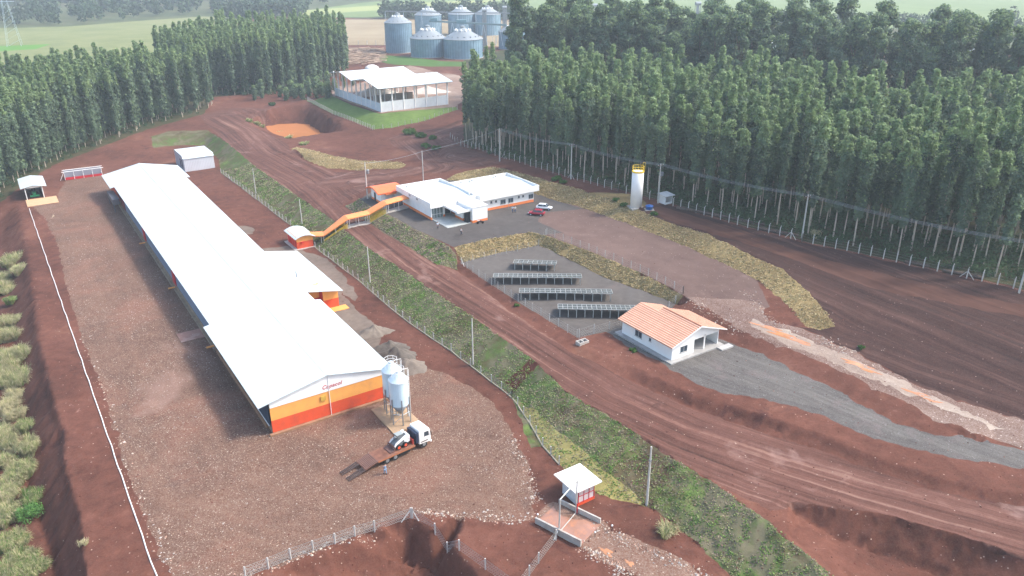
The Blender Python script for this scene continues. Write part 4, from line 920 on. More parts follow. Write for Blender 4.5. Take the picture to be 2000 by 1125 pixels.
for (a_, b_, lb) in (('a','b','overhead cables between the two poles nearest the office'), ('b','c','overhead cables running behind the water tower'), ('c','d','long span of overhead cables from the transformer pole across the tree trunks'), ('d','e','overhead cables over the right end of the plantation fence')):
    cable('overhead_cables', [POL[a_]-Vector((0,0,.12)), POL[b_]-Vector((0,0,.12))], lb, .7, offs=((.8,0),(0,0),(-.8,0)), r=.03)
cable('overhead_cables', [POL['g']-Vector((0,0,.3)), POL['f']-Vector((0,0,.2)), POL['a']-Vector((0,0,.3))], 'thin cable from the gatehouse pole over the office to the fence pole', .5, r=.035)
# ================================================================ FENCES
m_kerb = mat('kerb concrete', (.24,.22,.17), .9, var=.2)
m_post = mat('fence concrete', (.52,.50,.47), .8, var=.12)
m_mesh, nt_, B_m, N_, L_m = newmat('wire mesh'); B_m.inputs['Base Color'].default_value = (.42,.42,.41,1); B_m.inputs['Roughness'].default_value = .5; B_m.inputs['Metallic'].default_value = .2
def meshgrid(mb, a, b, h, r=.012, st=.45, rows=(.08,.35,.65,.95,1.0), diag=True):
    # woven wire between two posts: rails and slanted wires as real thin strips
    d = b-a; L = d.length; n = max(1, int(L/st)); u = d.normalized(); s = Vector((-u.y, u.x, 0)).normalized()
    def strip(p, q, r):
        t = (q-p).normalized(); w = t.cross(s).normalized()*r
        mb.add([p-w, p+w, q+w, q-w], [(0,1,2,3)])
    for t in rows: strip(a+Vector((0,0,h*t)), b+Vector((0,0,h*t)), r)
    if diag:
        k = int(L/st)
        for i in range(k+1):
            p = a+d*(i/k) if k else a
            q = a+d*min(1, (i+1.5*h/st/2)/k) if k else b
            strip(p+Vector((0,0,.05)), q+Vector((0,0,h*.97)), r*.7)
            q2 = a+d*max(0, (i-1.5*h/st/2)/k) if k else b
            strip(p+Vector((0,0,.05)), q2+Vector((0,0,h*.97)), r*.7)
def fence(name, pts, label, cat, sp, h, pr=.075, group=None, mesh=True, curb=False, hook=False, braces=(), r=.012, st=.45, rows=(.08,.35,.65,.95)):
    P = [G(*q) for q in pts]; Q = []
    for a, b in zip(P, P[1:]):
        n = max(1, round((b-a).to_2d().length/sp))
        for k in range(n): q = a.lerp(b, k/n); Q.append(Vector((q.x, q.y, gz(q.x, q.y))))
    q = P[-1]; Q.append(Vector((q.x, q.y, gz(q.x, q.y))))
    o = Q[0].copy(); t = thing(name, label, cat, o, 0, group)
    for i, q in enumerate(Q):
        p = q-o; mb = MB(); mb.box(p.x-pr, p.x+pr, p.y-pr, p.y+pr, p.z-.3, p.z+h)
        if hook:
            d = (Q[min(i+1,len(Q)-1)]-Q[max(i-1,0)]).normalized(); s = Vector((-d.y,d.x,0)); mb.cyl(p+Vector((0,0,h)), p+s*.35+Vector((0,0,h+.35)), pr*.8, pr*.7, 5)
        mb.build('post', m_post, t)
    for i in braces:
        if i < 0: i = len(Q)+i
        for j in (i-1, i+1):
            if 0 <= j < len(Q):
                u = (Q[j]-Q[i]).normalized()*1.3; p = Q[i]-o; MB().cyl(p+Vector((0,0,h*.8)), p+u+Vector((0,0,-.1)), .07, .07, 5).build('brace', m_post, t)
    if mesh:
        mb = MB()
        for a, b in zip(Q, Q[1:]): meshgrid(mb, a-o, b-o, h, r, st, rows, mesh == 1)
        mb.build('wire_mesh', m_mesh, t)
    if curb:
        mb = MB()
        for a, b in zip(Q, Q[1:]):
            p, q = a-o, b-o; s = Vector((-(q-p).y, (q-p).x, 0)).normalized()*.1
            mb.add([p+s+Vector((0,0,.14)),p-s+Vector((0,0,.14)),q-s+Vector((0,0,.14)),q+s+Vector((0,0,.14)),p+s-Vector((0,0,.3)),p-s-Vector((0,0,.3)),q-s-Vector((0,0,.3)),q+s-Vector((0,0,.3))], [(0,1,2,3),(0,4,5,1),(1,5,6,2),(2,6,7,3),(3,7,4,0)])
        mb.build('kerb', m_kerb, t)
    return t
fence('mesh_fence', [(432,338),(500,389),(560,435),(568,440)], 'concrete post mesh fence at the bank foot behind the steel shed', 'fence', 2.9, 1.5, r=.016, braces=(3,), curb=True)
fence('mesh_fence', [(616,484),(700,548),(760,600),(830,652),(900,702),(960,747),(1000,778)], 'concrete post mesh fence along the bank foot beside the barn', 'fence', 2.9, 1.5, r=.016, braces=(-1,), curb=True)
fence('mesh_fence', [(1000,778),(1035,828),(1060,872),(1092,908)], 'short curved stretch of mesh fence leading to the control hut', 'fence', 2.6, 1.5, r=.016, curb=True)
fence('mesh_fence', [(480,1128),(568,1092),(655,1062),(732,1037),(803,1012)], 'mesh fence on the rim of the front pit, left side up to the corner', 'fence', 3.2, 1.6, r=.024, braces=(-1,), st=.3)
fence('mesh_fence', [(806,1012),(850,1042),(897,1075),(948,1112),(1000,1150)], 'mesh fence on the rim of the front pit, right side from the corner', 'fence', 3.2, 1.6, r=.024, braces=(0,), st=.3)
fence('mesh_fence', [(1086,1055),(1052,1100),(1015,1150)], 'mesh fence running down from the wheel wash basin to the photo edge', 'fence', 3.0, 1.6, r=.018, st=.3)
fence('solar_field_fence', [(901,516),(960,557),(1040,607),(1127,660)], 'wire fence on the road side of the solar field', 'fence', 2.5, 1.6, .05, r=.01, braces=(0,))
fence('solar_field_fence', [(1068,458),(1150,489),(1250,531),(1334,574)], 'wire fence on top of the straw bank above the solar field', 'fence', 2.5, 1.6, .05, r=.01)
fence('solar_field_fence', [(1334,574),(1319,592),(1306,603)], 'short wire fence at the far corner behind the white house', 'fence', 2.5, 1.6, .05, r=.01)
fence('solar_field_fence', [(901,516),(968,500),(1052,480),(1066,460)], 'wire fence along the foot of the straw bank below the parking lot', 'fence', 3.2, 1.5, .045, r=.007, st=.8)
gt = fence('field_gate', [(1131,662),(1160,652)], 'white framed mesh gate at the near corner of the solar field', 'gate', 4.5, 1.9, .06, r=.012)
fence('solar_field_fence', [(1160,652),(1190,643),(1212,636)], 'wire fence between the white gate and the house corner', 'fence', 2.5, 1.5, .045, r=.01)
fence('plantation_fence', [(893,281),(975,307),(1115,349),(1208,374)], 'hooked concrete post fence before the plantation, left of the water tower', 'fence', 2.5, 1.9, .08, hook=True, r=.008, mesh=2, braces=(12,24))
fence('plantation_fence', [(1208,374),(1300,397),(1440,439),(1566,472)], 'hooked concrete post fence before the plantation, behind tower and pump hut', 'fence', 2.5, 1.9, .08, hook=True, r=.008, mesh=2, braces=(20,))
fence('plantation_fence', [(1566,472),(1700,500),(1830,530),(2010,572),(2080,594)], 'hooked concrete post fence before the plantation at right', 'fence', 2.5, 1.9, .08, hook=True, r=.008, mesh=2, braces=(13,))
fence('slope_fence', [(601,197),(650,223),(728,254)], 'white post fence between pond pit and green slope of the storage shed', 'fence', 1.5, 1.7, .09, hook=False, r=.008, mesh=2)
fence('slope_fence', [(731,253),(765,250),(830,237),(893,214)], 'white post fence along the dirt lane before the storage shed', 'fence', 3.0, 1.7, .08, r=.006, mesh=2)
fence('field_fence', [(640,86),(700,87),(752,88)], 'distant light fence at the edge of the tan field', 'fence', 8, 3.0, .2, mesh=0)
fence('short_fence', [(880,268),(893,281)], 'leaning white posts at the left end of the plantation fence', 'fence', 4, 1.6, .08, mesh=0)
# white line along the left terrace: a long pipe laid on the ground
pts = [G(57+(305-57)*t, 408+717*t) for t in np.linspace(0, 1.0, 2)]
a, b = pts; mb = MB(); prev = None
for k in range(61):
    q = a.lerp(b, k/60); q = Vector((q.x+.05*math.sin(k*1.7), q.y+.05*math.cos(k*2.3), gz(q.x, q.y)+.08))
    if prev is not None: mb.cyl(prev, q, .085, n=6)
    prev = q
e_ = b+(b-a).normalized()*12; mb.cyl(prev, (e_.x, e_.y, gz(e_.x, e_.y)+.08), .085, n=6)
tag(mb.build('pipe', mat('white pipe', (.72,.68,.66), .5)), 'long straight white pipe laid on the red terrace left of the barn', 'pipe')
# ================================================================ WATER TOWER, TANK, PUMP HUT
p = G(1242, 404); wt = thing('water_tower', 'tall white cylindrical water tower with yellow railing on top', 'water tower', p, .3)
MB().lathe([(1.42,-.4),(1.42,9.0),(1.36,9.02),(.02,9.25)], 36).build('tank', m_white, wt, True)
MB().lathe([(1.46,8.75),(1.47,8.75),(1.47,9.05),(1.43,9.06)], 36).build('yellow_band', m_yellow, wt)
MB().box(-1.75,1.75,-1.75,1.75,-.3,.06).build('base_slab', m_concrete, wt)
mb = MB()
for k in range(12):
    a, b = k*PI/6, (k+1)*PI/6
    for z in (9.6, 10.2): mb.cyl((math.cos(a)*1.38, math.sin(a)*1.38, z), (math.cos(b)*1.38, math.sin(b)*1.38, z), .045, n=5)
    mb.cyl((math.cos(a)*1.38, math.sin(a)*1.38, 9.0), (math.cos(a)*1.38, math.sin(a)*1.38, 10.2), .045, n=5)
mb.build('railing', m_yellow, wt)
mb = MB()
for x in (1.2, 1.75): mb.cyl((x,.0,8.9), (x,.0,11.0), .045, n=5)
mb.cyl((1.2,0,11), (1.75,0,11), .045, n=5); mb.build('ladder_hoop', m_yellow, wt)
p = G(1268, 409); bt = thing('water_tank', 'small round blue water tank on a pale slab by the tower', 'tank', p, 0)
MB().lathe([(.8,0.06),(.9,.8),(.95,.82),(.95,.95),(.3,1.1),(.3,1.2),(.02,1.22)], 24).build('tank', mat('blue plastic', (.03,.14,.45), .4), bt, True)
MB().box(-1.1,1.1,-1.1,1.1,-.2,.06).build('slab', m_concrete, bt)
p = G(1299, 400); ph = thing('pump_hut', 'small open white pump hut with flat roof beside the transformer pole', 'hut', (p.x, p.y, p.z), YAW)
mb = MB(); mb.box(0,.15,0,2.2,0,2.1); mb.box(.15,2.2,2.05,2.2,0,2.1); mb.box(2.2,2.35,0,2.2,0,2.1); mb.box(.15,2.2,0,.15,0,.5); mb.build('wall', m_whitewall, ph)
MB().add([(-.4,-.5,2.1),(2.8,-.5,2.1),(2.8,2.6,2.35),(-.4,2.6,2.35),(-.4,-.5,2.2),(2.8,-.5,2.2),(2.8,2.6,2.45),(-.4,2.6,2.45)], [(0,3,2,1),(4,5,6,7),(0,1,5,4),(1,2,6,5),(2,3,7,6),(3,0,4,7)]).build('roof', mat('grey fibre sheet', (.48,.50,.50), .8), ph)
MB().lathe([(.3,.5),(.3,1.2),(.02,1.3)],12,(1.1,1.3,0)).build('pump', mat('pump blue', (.10,.22,.4), .5), ph)
# valve box near the gate
p = G(1143, 664)
vb = thing('valve_box', 'low open concrete block box at the near corner of the solar field fence', 'box', (p.x-.6, p.y-1.2, gz(p.x-.6,p.y-1.2)), YAW)
mb = MB(); mb.box(-1.0,1.0,-.6,-.45,-.2,.5); mb.box(-1.0,1.0,.45,.6,-.2,.5); mb.box(-1.0,-.85,-.45,.45,-.2,.5); mb.box(.85,1.0,-.45,.45,-.2,.5); mb.box(-.07,.07,-.45,.45,-.2,.5); mb.build('block_wall', m_concrete, vb)
# ================================================================ TRUCK, LOADER
front = G(828, 877); rear = G(753, 909); dd = Vector((front.x-rear.x, front.y-rear.y)).normalized(); ty = math.atan2(dd.y, dd.x); ty = R(40)
ux, uy = math.cos(ty), math.sin(ty)
def tl(x, y): return Vector((TO.x+x*ux-y*uy, TO.y+x*uy+y*ux, 0))
fw_ = G(828, 874)      # near side front wheel stands at local (6.0, -1.05)
TO = Vector((fw_.x-6.0*ux-1.05*uy, fw_.y-6.0*uy+1.05*ux, 0)); tz0 = gz(TO.x, TO.y)
tk = thing('flatbed_truck', 'white cab flatbed truck with rusty deck and lowered rear ramps', 'truck', (TO.x, TO.y, tz0), ty)
def wheel(parent, x, y, r, wdt, name='wheel', rim=m_steeld, n=20):
    o = MB().cyl((x, y-wdt/2, r), (x, y+wdt/2, r), r, n=n).build(name, m_black, parent); s = -1 if y < 0 else 1
    MB().cyl((x, y+s*wdt*.5, r), (x, y+s*(wdt*.5+.02), r), r*.55, n=14).build('rim', rim, o); return o
for x in (-.1, 1.2, 6.0):
    for y in (-1.05, 1.05): wheel(tk, x, y, .50, .32)
MB().box(-2.2, 7.0, -.42, .42, .55, .85).build('chassis', m_black, tk)
MB().box(-1.6, 4.4, -1.3, 1.3, .98, 1.12).build('deck', m_rust, tk)
mb = MB(); mb.box(-1.6,4.4,-1.32,-1.28,.85,.98); mb.box(-1.6,4.4,1.28,1.32,.85,.98); mb.build('side_rail', mat('red brown rail', (.22,.08,.05), .7), tk) if False else MB().box(-1.6,4.4,-1.34,-1.305,.86,1.11).build('side_rail', mat('red brown rail', (.30,.12,.06), .7), tk)
# sloping tail with cross bars
mb = MB(); mb.prism([(-3.6,.55),(-1.6,1.02),(-1.6,1.11),(-3.6,.66)], -1.3, 1.3, 'y')
mb.build('tail_ramp', m_rust, tk)
mb = MB()
for k in range(9): x = -3.5+k*.22; z = .66+(x+3.6)*.225; mb.box(x, x+.08, -1.3, 1.3, z, z+.06)
mb.build('tail_bars', mat('worn steel', (.20,.12,.10), .6), tk)
for sgn in (-1, 1):
    y0 = .45*sgn if sgn > 0 else -1.25; y1 = y0+.8
    mb = MB()
    for yy in (y0, y1-.07): mb.prism([(-6.2,.0),(-3.6,.55),(-3.6,.68),(-6.2,.12)], yy, yy+.07, 'y')
    for k in range(12):
        x = -6.1+k*.215; z = .06+(x+6.2)*.215; mb.box(x, x+.07, y0+.07, y1-.07, z, z+.07)
    mb.build('loading_ramp', m_steeld if False else mat('dark ramp steel', (.09,.065,.06), .6), tk)
mb = MB(); mb.box(1.9,3.6,-1.2,-.9,.35,.85); mb.build('fuel_tank', m_black, tk)
mb = MB(); mb.box(1.9,3.6,.9,1.2,.35,.85); mb.build('toolbox', m_black, tk)
cab = MB(); cab.prism([(5.2,.75),(7.15,.6),(7.2,1.6),(7.0,2.75),(6.75,3.0),(5.35,3.05),(5.2,2.9)], -1.22, 1.22, 'y'); cb_ = cab.build('cab', m_white, tk, bevel=.08)
MB().add([(7.215,-1.05,1.75),(7.215,1.05,1.75),(7.04,1.0,2.6),(7.04,-1.0,2.6),(7.1,-1.05,1.7),(7.1,1.05,1.7),(6.9,1.0,2.6),(6.9,-1.0,2.6)], [(0,1,2,3),(4,7,6,5),(0,4,5,1),(1,5,6,2),(2,6,7,3),(3,7,4,0)]).build('windscreen', m_glass, cb_)
for sgn in (-1, 1):
    y = 1.225*sgn; MB().add([(6.0,y,1.75),(6.85,y,1.7),(6.78,y,2.45),(6.05,y,2.5)]+[(6.0,y-.03*sgn,1.75),(6.85,y-.03*sgn,1.7),(6.78,y-.03*sgn,2.45),(6.05,y-.03*sgn,2.5)], [(0,1,2,3),(4,7,6,5),(0,4,5,1),(1,5,6,2),(2,6,7,3),(3,7,4,0)]).build('side_window', m_glass, cb_)
    MB().box(7.05,7.2,y-.02+.1*sgn,y+.02+.14*sgn,1.7,2.3).build('mirror', m_black, cb_)
    MB().cyl((7.17,.9*sgn,.95),(7.23,.9*sgn,.95),.14,n=12).build('headlight', m_steel, cb_)
    MB().box(5.45,6.6,y-.04,y+.015,1.0,1.12).build('step', m_black, cb_)
mb = MB(); mb.box(7.1,7.3,-1.2,1.2,.4,.72); mb.build('bumper', m_white, tk, bevel=.03)
mb = MB(); mb.box(4.72,5.12,-1.15,1.15,1.1,2.7); mb.build('cab_rear_panel', mat('black navy panel', (.02,.03,.06), .5), tk)
MB().box(5.7,6.4,-.35,.35,3.04,3.16).build('roof_hatch', m_white, cb_)
mb = MB(); mb.box(4.42,4.7,-1.0,-.3,1.1,1.6); mb.cyl((4.6,.5,1.0),(4.6,.5,2.2),.1); mb.box(4.42,4.68,-.2,.9,1.1,1.45); mb.build('deck_gear', m_black, tk)
MB().box(4.2,4.4,-1.0,1.0,1.12,1.9).build('headboard', mat('red headboard', (.35,.04,.03), .6), tk)
# skid steer loader standing on the deck
lp = tl(2.6, 0); ld = thing('skid_steer_loader', 'small white skid steer loader with red wheels chained on the truck deck', 'loader', (lp.x, lp.y, tz0+1.12), ty+PI)
m_lw = mat('loader white', (.78,.79,.80), .45)
for x in (-.55, .55):
    for y in (-.78, .78): wheel(ld, x, y, .38, .26, rim=mat('red rim', (.75,.08,.03), .5))
mb = MB(); mb.prism([(-1.3,.35),(1.0,.35),(1.1,.7),(.5,1.0),(-1.35,1.35)], -.62, .62, 'y'); mb.build('body', mat('loader grey', (.12,.13,.14), .5), ld, bevel=.04)
for s in (-1, 1):
    y0 = .64*s; mb = MB(); mb.prism([(-1.4,1.1),(-1.2,1.85),(-.9,1.9),(.9,1.05),(1.35,.45),(1.15,.35),(.75,.8),(-.8,1.35)], y0-.06, y0+.06, 'y'); mb.build('lift_arm', m_lw, ld)
    MB().box(-1.25, -.5, (.62*s)-.03, (.62*s)+.03, .55, 1.3).build('side_cover', m_lw, ld)
mb = MB(); mb.box(-.55,.55,-.5,.5,1.9,2.0); 
for x in (-.5,.45):
    for y in (-.5,.43): mb.box(x,x+.07,y,y+.07,.9,1.9)
mb.build('cab_frame', mat('cab dark grey', (.10,.11,.12), .5), ld); MB().box(-.5,.5,-.45,.45,2.001,2.03).build('roof_panel', mat('cab roof', (.30,.33,.33), .5), ld)
MB().box(-1.45,-1.2,-.6,.6,.5,1.5).build('engine_cover', m_lw, ld, bevel=.04)
MB().prism([(1.15,.15),(1.2,.75),(1.3,.75),(1.35,.28),(2.0,.12),(2.0,.06),(1.2,.05)], -.9, .9, 'y').build('bucket', mat('rusty bucket', (.13,.07,.06), .7), ld)
# ================================================================ CARS
def car(px, py, yaw, col, name, label, door=False):
    p = G(px, py); t = thing(name, label, 'car', (p.x, p.y, p.z), yaw, None)
    m_ = mat('car paint '+name, col, .3, .1, var=.02, spec=.6)
    bm = bmesh.new(); secs = []
    # cross sections along x: (x, half width, sill z, belt z)
    for x, hw_, z0, z1 in ((-2.05,.70,.42,.80),(-1.95,.80,.30,.95),(-1.2,.86,.27,1.0),(0,.87,.27,.97),(1.1,.86,.27,.93),(1.8,.80,.30,.80),(2.05,.66,.42,.62)):
        ring = [(-hw_,z0+.08),(-hw_-.02,(z0+z1)/2),(-hw_+.06,z1),(0,z1+.03),(hw_-.06,z1),(hw_+.02,(z0+z1)/2),(hw_,z0+.08),(0,z0)]
        secs.append([bm.verts.new((x, a, b)) for a, b in ring])
    for s0, s1 in zip(secs, secs[1:]):
        for k in range(8): bm.faces.new((s0[k], s0[(k+1) % 8], s1[(k+1) % 8], s1[k]))
    bm.faces.new(secs[0][::-1]); bm.faces.new(secs[-1]); bmesh.ops.recalc_face_normals(bm, faces=bm.faces)
    me = bpy.data.meshes.new('body'); bm.to_mesh(me); bm.free(); me.materials.append(m_); o = bpy.data.objects.new('body', me); sc.collection.objects.link(o); o.parent = t
    sb = o.modifiers.new('s', 'SUBSURF'); sb.levels = 1; sb.render_levels = 2
    for f in me.polygons: f.use_smooth = True
    gl_ = MB(); gl_.add([(-1.75,-.70,.93),(-1.75,.70,.93),(1.05,.72,.93),(1.05,-.72,.93),(-1.25,-.56,1.44),(-1.25,.56,1.44),(.35,.56,1.46),(.35,-.56,1.46)], [(0,4,5,1),(1,5,6,2),(2,6,7,3),(3,7,4,0),(4,7,6,5)]); g_ = gl_.build('window_glass', m_glass, t)
    MB().add([(-1.35,-.60,1.42),(-1.35,.60,1.42),(.42,.60,1.44),(.42,-.60,1.44),(-1.2,-.5,1.51),(-1.2,.5,1.51),(.3,.5,1.52),(.3,-.5,1.52)], [(0,3,2,1),(4,7,6,5)[::-1],(0,1,5,4),(1,2,6,5),(2,3,7,6),(3,0,4,7)]).build('roof', m_, t)
    for s in (-1, 1):
        for x0, x1 in ((-1.62,-1.28),(-.25,-.13),(.95,.45)):
            MB().cyl((x0,.71*s,.95), (x1,.575*s,1.45), .035, n=5).build('window_pillar', m_, t)
        for x in (-1.25, 1.3): wheel(t, x, .78*s, .32, .2, rim=m_steel, n=18)
        MB().box(1.9,2.03,.6*s-.12,.6*s+.12,.6,.72).build('headlight', m_steel, t); MB().box(-2.04,-1.93,.6*s-.12,.6*s+.12,.72,.86).build('tail_light', m_crim, t)
        MB().box(.62,.72,.86*s-.02,(.86+.14)*s+.02,.95,1.06).build('mirror', m_, t)
    if door:
        for x_, nm in ((.75,'front_door'), (-.2,'rear_door')):
            MB().add([(x_,.86,.35),(x_+.15,1.65,.35),(x_+.15,1.65,.95),(x_,.86,.95),(x_+.05,.86,.35),(x_+.2,1.65,.35),(x_+.2,1.65,.95),(x_+.05,.86,.95)], [(0,1,2,3),(4,7,6,5),(0,4,5,1),(1,5,6,2),(2,6,7,3),(3,7,4,0)]).build(nm, m_, t)
        MB().box(-1.0,.7,.83,.885,.4,.95).build('door_opening', m_dark, t)
    return t
car(1048, 420, R(165), (.36,.01,.03), 'hatchback_car', 'dark red hatchback parked before the white car near the office')
car(1063, 409, R(-15), (.80,.80,.80), 'hatchback_car', 'white hatchback with its doors open parked near the office', door=False)
# small motorbike by the office block
p = G(938, 437); bk = thing('motorcycle', 'small dark motorcycle with pale seat beside the office block', 'motorcycle', p, R(15))
for x in (-.62,.62): o = MB().cyl((x,-.05,.3),(x,.05,.3),.3,n=16).build('wheel', m_black, bk)
mb = MB(); mb.prism([(-.55,.6),(-.3,.35),(.25,.35),(.4,.75),(.1,.85),(-.2,.72)], -.12,.12,'y'); mb.build('body', mat('dark bike', (.06,.04,.04), .4), bk)
MB().prism([(-.75,.78),(-.15,.74),(-.15,.82),(-.75,.9)], -.13,.13,'y').build('seat', mat('pale seat', (.6,.58,.55), .6), bk)
mb = MB(); mb.cyl((.62,0,.3),(.42,0,1.0),.035); mb.cyl((.4,-.35,1.02),(.4,.35,1.02),.025); mb.build('handlebar', m_steeld, bk)
# ================================================================ PEOPLE
m_skin = mat('skin', (.42,.24,.17), .6); m_hair = mat('dark hair', (.02,.015,.012), .8)
def skinmesh(name, verts, edges, radii, mt, parent, root=0, sub=1):
    me = bpy.data.meshes.new(name); me.from_pydata(verts, edges, []); o = bpy.data.objects.new(name, me); sc.collection.objects.link(o); o.parent = parent
    me.materials.append(mt); sk_ = o.modifiers.new('skin', 'SKIN'); sk_.use_smooth_shade = True
    for v, r_ in zip(me.skin_vertices[0].data, radii): v.radius = (r_, r_)
    me.skin_vertices[0].data[root].use_root = True
    s_ = o.modifiers.new('sub', 'SUBSURF'); s_.levels = sub; s_.render_levels = sub; return o
def person(px, py, yaw, label, shirt, trou, stride=.12, arm=(.25,.0), lean=0.0, p=None):
    p = p or G(px, py); t = thing('person', label, 'person', p, yaw, 'people on the site')
    V = [(0,0,.93),(0,0,1.15),(0,0,1.38),(.01,0,1.50),(.02,0,1.62),(.02,0,1.72)]; E = [(0,1),(1,2),(2,3),(3,4),(4,5)]; Rr = [.14,.135,.15,.055,.088,.07]
    for s in (-1, 1):
        n = len(V); st_ = stride*s
        V += [(0,.09*s,.88),(st_*.5+.03,.10*s,.48),(st_,.10*s,.09),(st_+.13,.11*s,.045)]; E += [(0,n),(n,n+1),(n+1,n+2),(n+2,n+3)]; Rr += [.085,.06,.04,.035]
        n = len(V); ex = arm[0]*(.5 if s > 0 else 1)
        V += [(0,.19*s,1.41),(-.02+ex*.3,.25*s,1.14),(.1+ex*.7,.23*s,.93+arm[1]),(.14+ex*.8,.22*s,.86+arm[1])]; E += [(2,n),(n,n+1),(n+1,n+2),(n+2,n+3)]; Rr += [.058,.042,.028,.026]
        h = n+3; hx, hy, hz_ = V[h]
        for k, (dy, ln) in enumerate(((-.03,.085),(-.01,.10),(.01,.095),(.03,.075))):
            j = len(V); V += [(hx+.02,hy+dy,hz_-.05),(hx+.03,hy+dy,hz_-.05-ln)]; E += [(h,j),(j,j+1)]; Rr += [.010,.008]
        j = len(V); V += [(hx+.05,hy-.02*s,hz_-.02),(hx+.08,hy-.02*s,hz_-.07)]; E += [(h,j),(j,j+1)]; Rr += [.011,.009]
    n = len(V); V += [(.12,0,1.615)]; E += [(4,n)]; Rr += [.016]
    for s in (-1, 1): n = len(V); V += [(.02,.095*s,1.62)]; E += [(4,n)]; Rr += [.018]
    b = skinmesh('body', V, E, Rr, m_skin, t)
    mb = MB()
    for s in (-1, 1): mb.box(.098,.112,.028*s-.012,.028*s+.012,1.64,1.655)
    mb.box(.098,.112,-.025,.025,1.56,1.568); mb.build('face_features', m_hair, t)
    V = [(0,0,.95),(0,0,1.15),(0,0,1.36),(0,.185,1.40),(0,-.185,1.40),(.05,.245,1.18),(.05,-.245,1.18)]
    skinmesh('shirt', V, [(0,1),(1,2),(2,3),(2,4),(3,5),(4,6)], [.165,.155,.165,.075,.075,.06,.06], shirt, t)
    V = [(0,0,.93)]; E = []; Rr = [.155]
    for s in (-1, 1): n = len(V); st_ = stride*s; V += [(0,.09*s,.86),(st_*.5+.03,.10*s,.48),(st_,.10*s,.12)]; E += [(0,n),(n,n+1),(n+1,n+2)]; Rr += [.105,.08,.065]
    skinmesh('trousers', V, E, Rr, trou, t)
    skinmesh('hair', [(.0,0,1.68),(-.02,0,1.73),(-.06,0,1.66)], [(0,1),(0,2)], [.092,.07,.08], m_hair, t)
    for s in (-1, 1): MB().box(stride*s-.08, stride*s+.2, .10*s-.05, .10*s+.05, 0, .09).build('shoe', m_black, t, bevel=.02)
    return t
m_blue = mat('blue work cloth', (.16,.27,.42), .8); m_lblue = mat('pale blue shirt', (.50,.60,.70), .8); m_wsh = mat('white shirt', (.72,.72,.72), .8); m_navyc = mat('navy trousers', (.02,.03,.06), .8); m_jean = mat('jeans', (.06,.11,.20), .8); m_beige = mat('pale shirt', (.6,.62,.6), .8)
person(753, 926, R(130), 'person in blue work clothes standing behind the truck wheels', m_blue, m_blue, .14, (.3, .12))
person(855, 447, R(-60), 'person in pale blue shirt and black trousers near the paved slab', m_lblue, m_navyc, .1)
person(901, 459, R(40), 'person in white shirt and dark trousers walking on the open lot', m_wsh, m_navyc, .25)
person(1001, 415, R(-100), 'person in jeans on the left of the pair by the office wall', m_lblue, m_jean, .12)
person(1006, 415, R(-70), 'person in jeans on the right of the pair by the office wall', m_beige, m_jean, .12)
# ================================================================ PILES, LOGS, DEBRIS
def heap(px, py, rx, ry, h, mt, name, label, cat, yaw=0, group=None, seed=0, z=None):
    p = G(px, py); N_a, N_r = 40, 12; V = [(0,0,h)]; F = []
    for j in range(1, N_r+1):
        for i in range(N_a):
            a = 2*PI*i/N_a; q = j/N_r; nz = 1+.16*math.sin(2*a+seed)+.10*math.sin(5*a+seed*2)+.05*math.sin(11*a+seed)
            x, y = rx*q*nz*math.cos(a), ry*q*nz*math.sin(a); zz = h*(1-q)**1.0*(1+.15*math.sin(3*x+seed)*math.cos(2.5*y))
            V.append((x+random.uniform(-.04,.04), y+random.uniform(-.04,.04), zz-.15*q+random.uniform(-.03,.03)))
    for i in range(N_a): F.append((0, 1+i, 1+(i+1) % N_a))
    for j in range(N_r-1):
        for i in range(N_a): a0 = 1+j*N_a; F.append((a0+i, a0+N_a+i, a0+N_a+(i+1) % N_a, a0+(i+1) % N_a))
    me = bpy.data.meshes.new(name); me.from_pydata(V, [], F); me.materials.append(mt); me.polygons.foreach_set('use_smooth', [True]*len(F))
    o = bpy.data.objects.new(name, me); sc.collection.objects.link(o); o.location = (p.x, p.y, (gz(p.x, p.y) if z is None else z)); o.rotation_euler = (0,0,yaw); return tag(o, label, cat, group)
m_gr = soil('grey aggregate', [(.10,.085,.08), (.14,.12,.115), (.19,.165,.155)], .3, 1.5, 7, bump=.5)
m_gr2 = soil('warm grey aggregate', [(.16,.13,.12), (.21,.175,.16), (.26,.22,.20)], .3, 1.5, 7, bump=.5)
heap(731, 651, 3.4, 2.6, 1.7, m_gr2, 'gravel_heap', 'single grey gravel heap standing apart beside the barn roof', 'gravel heap', .3, 'gravel heaps', 1)
heap(764, 681, 3.6, 2.2, 1.6, m_gr, 'gravel_heap', 'dark gravel heap farthest back of the three touching heaps', 'gravel heap', .2, 'gravel heaps', 2)
heap(776, 695, 3.9, 2.4, 1.8, m_gr, 'gravel_heap', 'grey gravel heap in the middle of the three touching heaps', 'gravel heap', .1, 'gravel heaps', 3)
heap(797, 718, 3.7, 3.2, 1.7, m_gr2, 'gravel_heap', 'grey gravel heap right behind the feed silos', 'gravel heap', .8, 'gravel heaps', 4)
m_sand = mat('pale sand', (.60,.55,.50), .95, var=.1, scale=.4)
heap(770, 206, 7, 5, 3.0, m_sand, 'sand_heap', 'white sand heap behind the front panels of the storage shed', 'sand heap', 0, 'sand heaps in the storage shed', 5, 7)
heap(735, 184, 10, 6, 3.6, m_sand, 'sand_heap', 'large greyish sand heap deep in the left bay of the storage shed', 'sand heap', 0, 'sand heaps in the storage shed', 6, 7)
heap(835, 180, 9, 7, 2.6, mat('pinkish sand', (.62,.50,.44), .95), 'sand_heap', 'pinkish sand heap at the right side of the storage shed', 'sand heap', 0, 'sand heaps in the storage shed', 7, 7)
